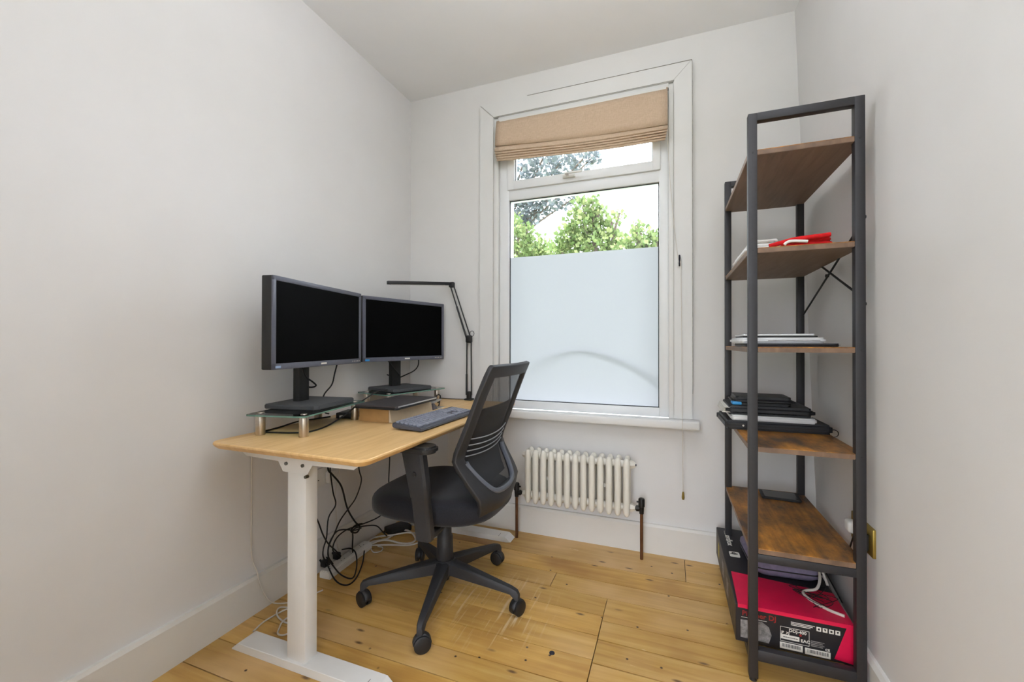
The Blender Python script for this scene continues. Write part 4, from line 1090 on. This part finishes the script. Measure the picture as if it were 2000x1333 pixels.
t, hx, hy = slab('laptop', 'closed white laptop on the third shelf', 'laptop', 1.785, 2.042, -0.67, -0.44, z3 + 0.0115, 0.019, M_lapw, 0.02, 0.006, G3)
B().box((-hx + 0.09, -hy - 0.0006, 0.0085), (hx - 0.02, -hy + 0.003, 0.0105)).build('lid_seam', M_ink_g, t, smooth=False, local=True)
t, hx, hy = slab('notebook', 'thin black notebook lying on the white laptop', 'notebook', 1.803, 2.022, -0.65, -0.47, z3 + 0.031, 0.0055, M_black, 0.006, 0.001, G3)
t, hx, hy = slab('tablet', 'thin white tablet on top of the third-shelf stack', 'tablet', 1.799, 2.012, -0.655, -0.48, z3 + 0.037, 0.006, M_lapw, 0.008, 0.002, G3, rz=0.02)
B().prism(rrect(-hx + 0.004, hx - 0.004, -hy + 0.004, hy - 0.004, 0.006), 'z', 0.006, 0.0072).build('screen', M_black, t, smooth=False, local=True)
z4 = shelf_z[3] + 0.0005
G4 = 'stack on the fourth shelf'
t, hx, hy = slab('zip_folder', 'black zip folder with a ring pull at the bottom of the fourth-shelf stack', 'folder', 1.762, 2.108, -0.49, -0.24, z4, 0.034, M_leather, 0.012, 0.008, G4, rz=0.03)
B().sweep([(hx + 0.004 + 0.014 * math.cos(a), -hy + 0.006, 0.006 + 0.013 * math.sin(a)) for a in [i * PI / 8 for i in range(17)]], 0.0016, 6, False).build('ring_pull', M_black, t, local=True)
B().box((-hx + 0.002, -hy - 0.0015, 0.015), (hx - 0.02, -hy + 0.002, 0.019)).build('zip', M_ink_k, t, smooth=False, local=True)
B().cyl((-hx + 0.060, -hy - 0.0022, 0.017), (-hx + 0.060, -hy, 0.017), 0.0036, None, 12).build('logo_dot', M_ink_w, t, local=True)
t, hx, hy = slab('laptop', 'white laptop between two black folders on the fourth shelf', 'laptop', 1.785, 2.066, -0.485, -0.26, z4 + 0.0345, 0.019, M_lapw, 0.014, 0.005, G4)
t, hx, hy = slab('ring_binder', 'black leatherette organiser stuffed with papers on the fourth shelf', 'organiser', 1.768, 2.064, -0.475, -0.26, z4 + 0.054, 0.034, M_leather, 0.02, 0.012, G4)
for k in range(5): B().box((-hx - 0.010 + 0.002 * k, -hy + 0.012, 0.006 + 0.0045 * k), (hx - 0.05, hy - 0.02, 0.0085 + 0.0045 * k)).build('page', M_ink_w, t, smooth=False, local=True)
t, hx, hy = slab('pouch', 'soft black pouch with a blue corner on top of the fourth-shelf stack', 'pouch', 1.792, 2.010, -0.46, -0.29, z4 + 0.0885, 0.034, M_leather, 0.03, 0.015, G4)
B().box((-hx + 0.000, -hy - 0.003, 0.002), (-hx + 0.034, -hy + 0.04, 0.015), 0.004).build('blue_corner', M_blue, t, local=True)
t, hx, hy = slab('tablet', 'black e-reader tablet lying at the back of the fifth shelf', 'tablet', 1.930, 2.074, -0.270, -0.168, shelf_z[4] + 0.0005, 0.009, M_black, 0.008, 0.003, None, rz=-0.05)
B().box((-hx + 0.012, -hy + 0.008, 0.0088), (hx - 0.012, hy - 0.008, 0.0094)).build('screen', mat('grey_screen', (58, 60, 60), 0.25, var=0.05), t, smooth=False, local=True)

# ================================================================== CARTON ON THE BOTTOM SHELF
cb = thing('equipment_carton', (1.94, -0.39, 0.085), 'black and crimson equipment carton on the bottom shelf', 'box')
CX0, CX1, CY0, CY1, CZ0, CZ1 = 1.772, 2.098, -0.706, -0.080, 0.0848, 0.208
B().box((CX0, CY0, CZ0), (CX1, CY1, CZ1), 0.0015, 1).build('carton_body', M_boxk, cb, smooth=False)
B().box((CX0 - 0.0006, CY0 + 0.002, CZ0 + 0.002), (CX0 + 0.001, CY1 - 0.002, CZ1 - 0.002)).build('side_print', M_boxs, cb, smooth=False)
for yy, s_ in ((-0.16, 0.05), (-0.32, 0.06), (-0.47, 0.05)):
    B().box((CX0 - 0.0012, yy - s_, CZ0 + 0.03), (CX0, yy, CZ0 + 0.09)).build('side_picture', M_ink_y if yy > -0.2 else M_ink_g, cb, smooth=False)
B().prism([(CX0 + 0.006, CY0 - 0.0008), (CX1, CY0 - 0.0008), (CX1, CY0 + 0.18), (CX0 + 0.012, CY0 + 0.215)], 'z', CZ1 - 0.0008, CZ1 + 0.0010).build('red_band', M_boxr, cb, smooth=False)
B().box((CX0 + 0.006, CY0 - 0.0010, CZ1 - 0.011), (CX1, CY0 + 0.001, CZ1 + 0.0008)).build('red_lip', M_boxr, cb, smooth=False)
B().prism([(2.046, CZ0 + 0.010), (CX1 - 0.002, CZ0 + 0.004), (CX1 - 0.002, CZ1 - 0.011), (2.078, CZ1 - 0.011)], 'y', CY0 - 0.0008, CY0 + 0.001).build('red_corner', M_boxr, cb, smooth=False)
FR = (PI / 2, 0, 0)
fy = CY0 - 0.0012
text('printed_name', 'Pioneer DJ', 0.0225, M_ink_r, cb, (1.790, fy, 0.174), FR, 0.0004)
B().box((1.788, fy + 0.0004, 0.1665), (1.862, fy + 0.001, 0.1678)).build('printed_line', M_ink_w, cb, smooth=False)
B().prism([(1.786, 0.100), (1.868, 0.098), (1.876, 0.125), (1.868, 0.150), (1.848, 0.163), (1.786, 0.158)], 'y', fy + 0.0003, fy + 0.001).build('printed_drawing', M_ink_g, cb, smooth=False)
def frame(x0, x1, z0, z1, t=0.0012):
    b = B()
    b.box((x0, fy + 0.0003, z0), (x0 + t, fy + 0.001, z1)); b.box((x1 - t, fy + 0.0003, z0), (x1, fy + 0.001, z1)); b.box((x0, fy + 0.0003, z0), (x1, fy + 0.001, z0 + t)); b.box((x0, fy + 0.0003, z1 - t), (x1, fy + 0.001, z1))
    b.build('label_frame', M_ink_w, cb, smooth=False)
frame(1.900, 1.980, 0.116, 0.163)
text('printed_model', 'DDJ-400', 0.0135, M_ink_w, cb, (1.924, fy, 0.1505), FR, 0.0003)
text('printed_code', 'JP  XJ', 0.010, M_ink_w, cb, (1.903, fy, 0.142), FR, 0.0003)
B().cyl((1.956, fy + 0.001, 0.1455), (1.956, fy + 0.0002, 0.1455), 0.0038, None, 14).build('red_dot', M_ink_r, cb)
B().box((1.902, fy + 0.0003, 0.124), (1.953, fy + 0.001, 0.1385)).build('white_label', M_ink_w, cb, smooth=False)
b = B()
for k in range(14): b.box((1.908 + k * 0.003, fy + 0.0001, 0.1295), (1.910 + k * 0.003, fy + 0.0008, 0.1325))
b.build('label_print', M_ink_k, cb, smooth=False)
text('printed_mark', 'EAC', 0.0135, M_ink_w, cb, (1.9565, fy, 0.125), FR, 0.0003)
def barcode(x0, x1, z0, z1, seed):
    B().box((x0, fy + 0.0003, z0), (x1, fy + 0.001, z1)).build('barcode_label', M_ink_w, cb, smooth=False)
    rnd = random.Random(seed); b = B(); x = x0 + 0.006
    while x < x1 - 0.006:
        w = rnd.choice((0.0008, 0.0014, 0.002)); b.box((x, fy + 0.0001, z0 + 0.006), (x + w, fy + 0.0008, z1 - 0.003)); x += w + rnd.choice((0.001, 0.0018))
    b.build('barcode', M_ink_k, cb, smooth=False)
barcode(1.899, 1.962, 0.0925, 0.1125, 1); barcode(1.968, 2.036, 0.0905, 0.1105, 2)
for k in range(3): B().box((1.930, fy + 0.0004, 0.1815 - k * 0.0045), (1.995 - 0.006 * k, fy + 0.001, 0.1835 - k * 0.0045)).build('printed_line', M_ink_w, cb, smooth=False)
for k in range(4): 
    x = 1.999 + k * 0.0165
    B().box((x, fy + 0.0003, 0.1705), (x + 0.0125, fy + 0.001, 0.1835)).build('care_symbol', M_ink_w, cb, smooth=False)
    b = B().prism([(x + 0.003, 0.181), (x + 0.0095, 0.181), (x + 0.00625, 0.173)] if k % 2 else [(x + 0.0035, 0.174), (x + 0.009, 0.174), (x + 0.009, 0.180), (x + 0.0035, 0.180)], 'y', fy, fy + 0.0008); b.build('symbol_ink', M_ink_k, cb, smooth=False)
text('printed_mark', 'CE', 0.010, M_ink_w, cb, (2.022, fy, 0.114), FR, 0.0003)
for k in range(4): B().box((1.984, fy + 0.0004, 0.134 - k * 0.005), (2.02 - 0.004 * (k % 2), fy + 0.001, 0.1365 - k * 0.005)).build('printed_line', M_ink_g, cb, smooth=False)
text('printed_name', 'rekordbox', 0.034, M_ink_w, cb, (1.800, -0.115, CZ1 + 0.0006), (0, 0, -PI / 2), 0.0006)
B().prism(rrect(1.796, 1.834, -0.365, -0.320, 0.006), 'z', CZ1, CZ1 + 0.001).build('app_mark', M_ink_w, cb, smooth=False)
text('printed_mark', 'dj', 0.030, M_ink_k, cb, (1.806, -0.325, CZ1 + 0.0016), (0, 0, -PI / 2), 0.0006)
text('printed_text', 'DDJ-400', 0.030, M_ink_w, cb, (1.935, -0.455, CZ1 + 0.0006), (0, 0, 0.0), 0.0004)
B().box((1.935, -0.465, CZ1), (2.02, -0.461, CZ1 + 0.0006)).build('printed_line', M_ink_w, cb, smooth=False)

bgx = thing('padded_bag', (1.965, -0.36, CZ1 + 0.0015), 'grey-purple padded bag lying on the carton under the fifth shelf', 'bag', rz=0.06)
b = B()
P = []
for ins, z in ((0.018, 0.0), (0.004, 0.012), (0.0, 0.028), (0.003, 0.044), (0.014, 0.056), (0.05, 0.061)):
    P.append([b.bm.verts.new((x, y, z + 0.004 * math.sin(x * 30) * (1 if z > 0.04 else 0))) for x, y in rrect(-0.118 + ins, 0.118 - ins, -0.13 + ins, 0.13 - ins, 0.045 - ins * 0.3, 7)])
for u, v in zip(P, P[1:]):
    for i in range(len(u)): b.bm.faces.new((u[i], u[(i + 1) % len(u)], v[(i + 1) % len(u)], v[i]))
b.bm.faces.new(P[0][::-1]); b.bm.faces.new(P[-1])
b.build('bag_body', M_bag, bgx, angle=60, local=True)
B().sweep([(x * 1.005, y * 1.005, 0.030) for x, y in rrect(-0.118, 0.118, -0.13, 0.13, 0.045, 7)], 0.0022, 6).build('zip', M_ink_k, bgx, local=True)
cable('white_lead', [(2.060, -0.30, 0.30), (2.072, -0.42, 0.285), (2.066, -0.50, 0.252), (2.045, -0.545, 0.226), (2.012, -0.552, 0.216), (1.998, -0.57, 0.214), (2.010, -0.605, 0.213), (2.045, -0.645, 0.213), (2.085, -0.668, 0.213)], 0.0046, M_cablew, 'white lead curving over the crimson top of the carton', 'cable')
cable('white_lead', [(2.070, -0.30, 0.295), (2.074, -0.40, 0.280), (2.085, -0.46, 0.250), (2.092, -0.49, 0.216)], 0.0042, M_cablew, 'short white lead dropping behind the padded bag', 'cable')
for q in range(2):
    pts = [(2.00 + 0.05 * math.cos(i * 2.4 + q * 1.3) + 0.006 * i, -0.60 + 0.05 * q + 0.045 * math.sin(i * 1.9 + q), CZ1 + 0.003 + 0.004 * (i % 3)) for i in range(10)]
    cable('thin_black_wire', pts, 0.0011, M_cable, ['tangle of thin black wire at the front of the crimson carton top', 'second thin black wire looped behind the tangle, nearer the padded bag'][q], 'cable', 'thin black wires on the carton', 6)
cable('black_lead', [(2.128, -0.62, 0.465), (2.119, -0.57, 0.36), (2.112, -0.50, 0.322), (2.105, -0.46, 0.310), (2.090, -0.44, 0.27), (2.10, -0.50, 0.235), (2.113, -0.56, 0.20)], 0.0025, M_cable, 'thin black lead hanging from the brass socket to the carton', 'cable')

# brass double socket on the right wall with plugs
XS = wx(-0.67, 0.48)
so = thing('brass_socket', (XS, -0.672, 0.44), 'brass double wall socket behind the front post of the shelf unit', 'socket')
B().box((XS - 0.008, -0.752, 0.442), (XS + 0.004, -0.592, 0.528), 0.003).build('face_plate', M_brass, so)
w_ = thing('mains_plug', (XS - 0.02, -0.632, 0.46), 'white mains plug in the brass socket', 'plug')
B().box((XS - 0.034, -0.652, 0.470), (XS - 0.0085, -0.610, 0.510), 0.010, 3).build('plug_body', M_white, w_)
w_ = thing('mains_plug', (XS - 0.02, -0.705, 0.45), 'black charger plug in the brass socket beside the shelf post', 'plug')
b = B().prism([(XS - 0.008, 0.452), (XS - 0.020, 0.440), (XS - 0.020, 0.505), (XS - 0.008, 0.505)], 'y', -0.728, -0.672, 0.004, 2); b.build('plug_body', M_black, w_)

# ================================================================== ADDED CEILING LIGHT (unseen above the frame, brightens the room)
pd = thing('added_ceiling_light', (1.06, -1.05, H), 'added unseen ceiling light that brightens the room', 'lamp')
M_glow, nt, p, out = node_mat('fill_opal_glow')
p.inputs['Base Color'].default_value = (0.8, 0.8, 0.78, 1)
p.inputs['Emission Color'].default_value = (0.93, 0.97, 1.05, 1)
p.inputs['Emission Strength'].default_value = LAMP
B().sphere((1.06, -1.05, H - 0.075), 0.15, 24, 14, (1, 1, 0.42)).build('fill_dome', M_glow, pd)
B().sweep([(1.06, -1.05, H - 0.03), (1.06, -1.05, H - 0.025), (1.06, -1.05, H)], [0.08, 0.10, 0.10], 24).build('fill_dome_base', M_white, pd)

# unseen uplighter added beside the camera to brighten ceiling and room
tl = thing('added_uplighter', (1.76, -2.02, 0.0), 'added unseen uplighter that brightens the ceiling', 'lamp')
B().sweep([(1.76, -2.02, 0.0), (1.76, -2.02, 0.02), (1.76, -2.02, 0.03)], [0.14, 0.14, 0.02], 28).build('fill_lamp_base', M_white, tl)
B().cyl((1.76, -2.02, 0.02), (1.76, -2.02, 1.72), 0.012, None, 12).build('fill_lamp_pole', M_white, tl)
B().sweep([(1.76, -2.02, 1.70), (1.76, -2.02, 1.72), (1.76, -2.02, 1.78), (1.76, -2.02, 1.84)], [0.03, 0.07, 0.13, 0.17], 28, False).build('fill_lamp_bowl', M_white, tl)
M_tg, nt, p, out = node_mat('fill_uplighter_glow')
p.inputs['Emission Color'].default_value = (0.93, 0.97, 1.05, 1)
p.inputs['Emission Strength'].default_value = UPLIGHT_FILL
B().sweep([(1.76, -2.02, 1.79), (1.76, -2.02, 1.80)], [0.13, 0.12], 24).build('fill_lamp_bulb', M_tg, tl)

# ================================================================== GARDEN
struct(B().box((-40, -60, -0.5), (40, 60, -0.25)).build('ground', M_grass, smooth=False), 'garden ground outside the window')
def leafmat(name, c0, c1, c2):
    m, nt, p, out = node_mat(name)
    geo = nt.nodes.new('ShaderNodeNewGeometry')
    rp = nt.nodes.new('ShaderNodeValToRGB'); e = rp.color_ramp.elements
    e[0].color = srgb(*c0); e[1].color = srgb(*c2); k = e.new(0.5); k.color = srgb(*c1)
    nt.links.new(geo.outputs['Random Per Island'], rp.inputs['Fac'])
    nt.links.new(rp.outputs['Color'], p.inputs['Base Color'])
    p.inputs['Roughness'].default_value = 0.6
    tr = nt.nodes.new('ShaderNodeBsdfTranslucent'); nt.links.new(rp.outputs['Color'], tr.inputs['Color'])
    mx = nt.nodes.new('ShaderNodeMixShader'); mx.inputs[0].default_value = 0.4
    nt.links.new(p.outputs[0], mx.inputs[1]); nt.links.new(tr.outputs[0], mx.inputs[2]); nt.links.new(mx.outputs[0], out.inputs['Surface'])
    return m
M_leaf = leafmat('spring_leaves', (92, 116, 62), (120, 140, 84), (160, 168, 112))
M_leaf2 = leafmat('hazed_leaves', (98, 106, 112), (112, 121, 124), (126, 134, 130))  # haze over the far tree put into its leaf colour
def tree(name, loc, label, trunk_h, blobs, nleaf, leaf, mat_, seed, cat='tree'):
    rnd = random.Random(seed)
    x0, y0, z0 = loc
    t = thing(name, loc, label, cat, 'trees in the garden')
    b = B()
    b.sweep(smoothpath([(x0, y0, z0), (x0 + 0.05, y0, z0 + trunk_h * 0.5), (x0, y0, z0 + trunk_h)]), 0.07, 8)
    for bx_, by_, bz_, r in blobs:
        b.sweep(smoothpath([(x0, y0, z0 + trunk_h * 0.75), ((x0 + bx_) / 2, (y0 + by_) / 2, (z0 + trunk_h * 0.8 + bz_) / 2), (bx_, by_, bz_ + r * 0.5)]), 0.022, 6)
    b.build('trunk', M_bark, t)
    vs, fs = [], []
    tot = sum(r ** 2 for *_, r in blobs)
    for bx_, by_, bz_, r in blobs:
        for _ in range(int(nleaf * r * r / tot)):
            while True:
                q = Vector((rnd.uniform(-1, 1), rnd.uniform(-1, 1), rnd.uniform(-1, 1)))
                if 0.25 < q.length < 1: break
            q *= r * (0.75 + 0.4 * abs(math.sin(q.x * 7 + q.z * 5)))
            c = Vector((bx_, by_, bz_)) + q
            d = (q.normalized() + Vector((rnd.uniform(-1, 1), rnd.uniform(-1, 1), rnd.uniform(-.6, 1.2))) * 0.8).normalized()
            n = d.cross(Vector((rnd.uniform(-1, 1), rnd.uniform(-1, 1), rnd.uniform(-1, 1)))).normalized()
            L1 = leaf * rnd.uniform(0.6, 1.3); W1 = L1 * 0.42
            fold = d.cross(n) * L1 * 0.08
            i = len(vs)
            vs += [c, c + d * L1 * 0.5 + n * W1 + fold, c + d * L1, c + d * L1 * 0.5 - n * W1 + fold]
            fs += [(i, i + 1, i + 2), (i, i + 2, i + 3)]
    off = Vector(loc)
    me = bpy.data.meshes.new('foliage'); me.from_pydata([v - off for v in vs], [], fs); me.materials.append(mat_)
    o = bpy.data.objects.new('foliage', me); COL.objects.link(o); o.parent = t; o['kind'] = 'stuff'
GZ = -0.25
hp = tag(B().tube([(0.66, 0.25, 0.666), (0.80, 0.14, 0.93), (0.98, 0.078, 1.022), (1.14, 0.066, 1.034), (1.32, 0.066, 0.985), (1.45, 0.070, 0.915), (1.515, 0.085, 0.86), (1.54, 0.16, 0.76), (1.54, 0.25, 0.666)], 0.0045, 8, 6).build('arc_shade_hoop', M_grey), 'added grey hoop whose shade draws the faint arc in the frosted pane', 'hoop')  # invented hoop, added so its shade draws an arc on the film
bl1 = [(0.42, 4.4, 3.28, 0.13), (0.27, 4.4, 3.22, 0.2), (0.5, 4.4, 3.09, 0.16), (0.27, 4.4, 2.97, 0.28), (0.44, 4.6, 2.9, 0.24), (0.04, 4.4, 2.83, 0.2), (0.72, 4.4, 2.94, 0.1), (0.68, 4.4, 2.72, 0.18), (0.79, 4.4, 2.55, 0.22), (0.06, 4.6, 2.63, 0.34), (0.47, 4.4, 2.54, 0.34), (-0.11, 4.4, 2.52, 0.22), (0.83, 4.4, 3.09, 0.07)]    # foliage clumps: x, y, z, radius
tree('leafy_shrub', (bl1[4][0], 4.4, GZ), 'bright green leafy shrub peaking in the middle of the window view', 2.4, bl1, 3600, 0.075, M_leaf, 11, 'shrub')
bl2 = [(-1.5, 6.2, 3.31, 0.34), (-1.11, 6.2, 3.11, 0.3), (-1.64, 6.2, 3.65, 0.26), (-0.78, 6.2, 2.92, 0.26), (-1.52, 6.2, 2.92, 0.45), (-1.06, 6.2, 2.81, 0.4), (-1.29, 6.2, 3.45, 0.16)]    # foliage clumps: x, y, z, radius
tree('leafy_shrub', (bl2[0][0], 6.2, GZ), 'green shrub at the left of the window view', 2.3, bl2, 2600, 0.085, M_leaf, 12, 'shrub')
bl3 = [(1.19, 3.0, 2.49, 0.07), (1.23, 3.0, 2.35, 0.14), (1.39, 3.0, 2.26, 0.16), (1.1, 3.0, 2.23, 0.17), (1.3, 3.0, 2.14, 0.28), (1.46, 3.0, 2.33, 0.12), (1.08, 3.0, 2.13, 0.22)]    # foliage clumps: x, y, z, radius
tree('leafy_shrub', (bl3[1][0], 3.0, GZ), 'low green shrub at the right of the window view', 2.3, bl3, 1500, 0.055, M_leaf, 13, 'shrub')
bl4 = [(-2.36, 8.5, 4.69, 0.55), (-1.95, 8.5, 4.82, 0.45), (-1.48, 8.5, 4.91, 0.35), (-1.06, 8.5, 4.94, 0.28), (-0.72, 8.5, 4.82, 0.2), (-2.21, 8.5, 5.65, 0.6), (-1.63, 8.5, 5.78, 0.55), (-1.14, 8.8, 5.89, 0.45), (-0.52, 8.5, 5.75, 0.3), (-2.66, 8.5, 5.22, 0.6), (-2.43, 8.5, 4.27, 0.4), (-0.26, 8.5, 5.82, 0.18)]    # foliage clumps: x, y, z, radius
tree('tall_tree', (bl4[0][0] - 0.6, 8.5, GZ), 'tall tree behind the shrubs at the left, haze in its leaf colour', 5.0, bl4, 3000, 0.13, M_leaf2, 14)
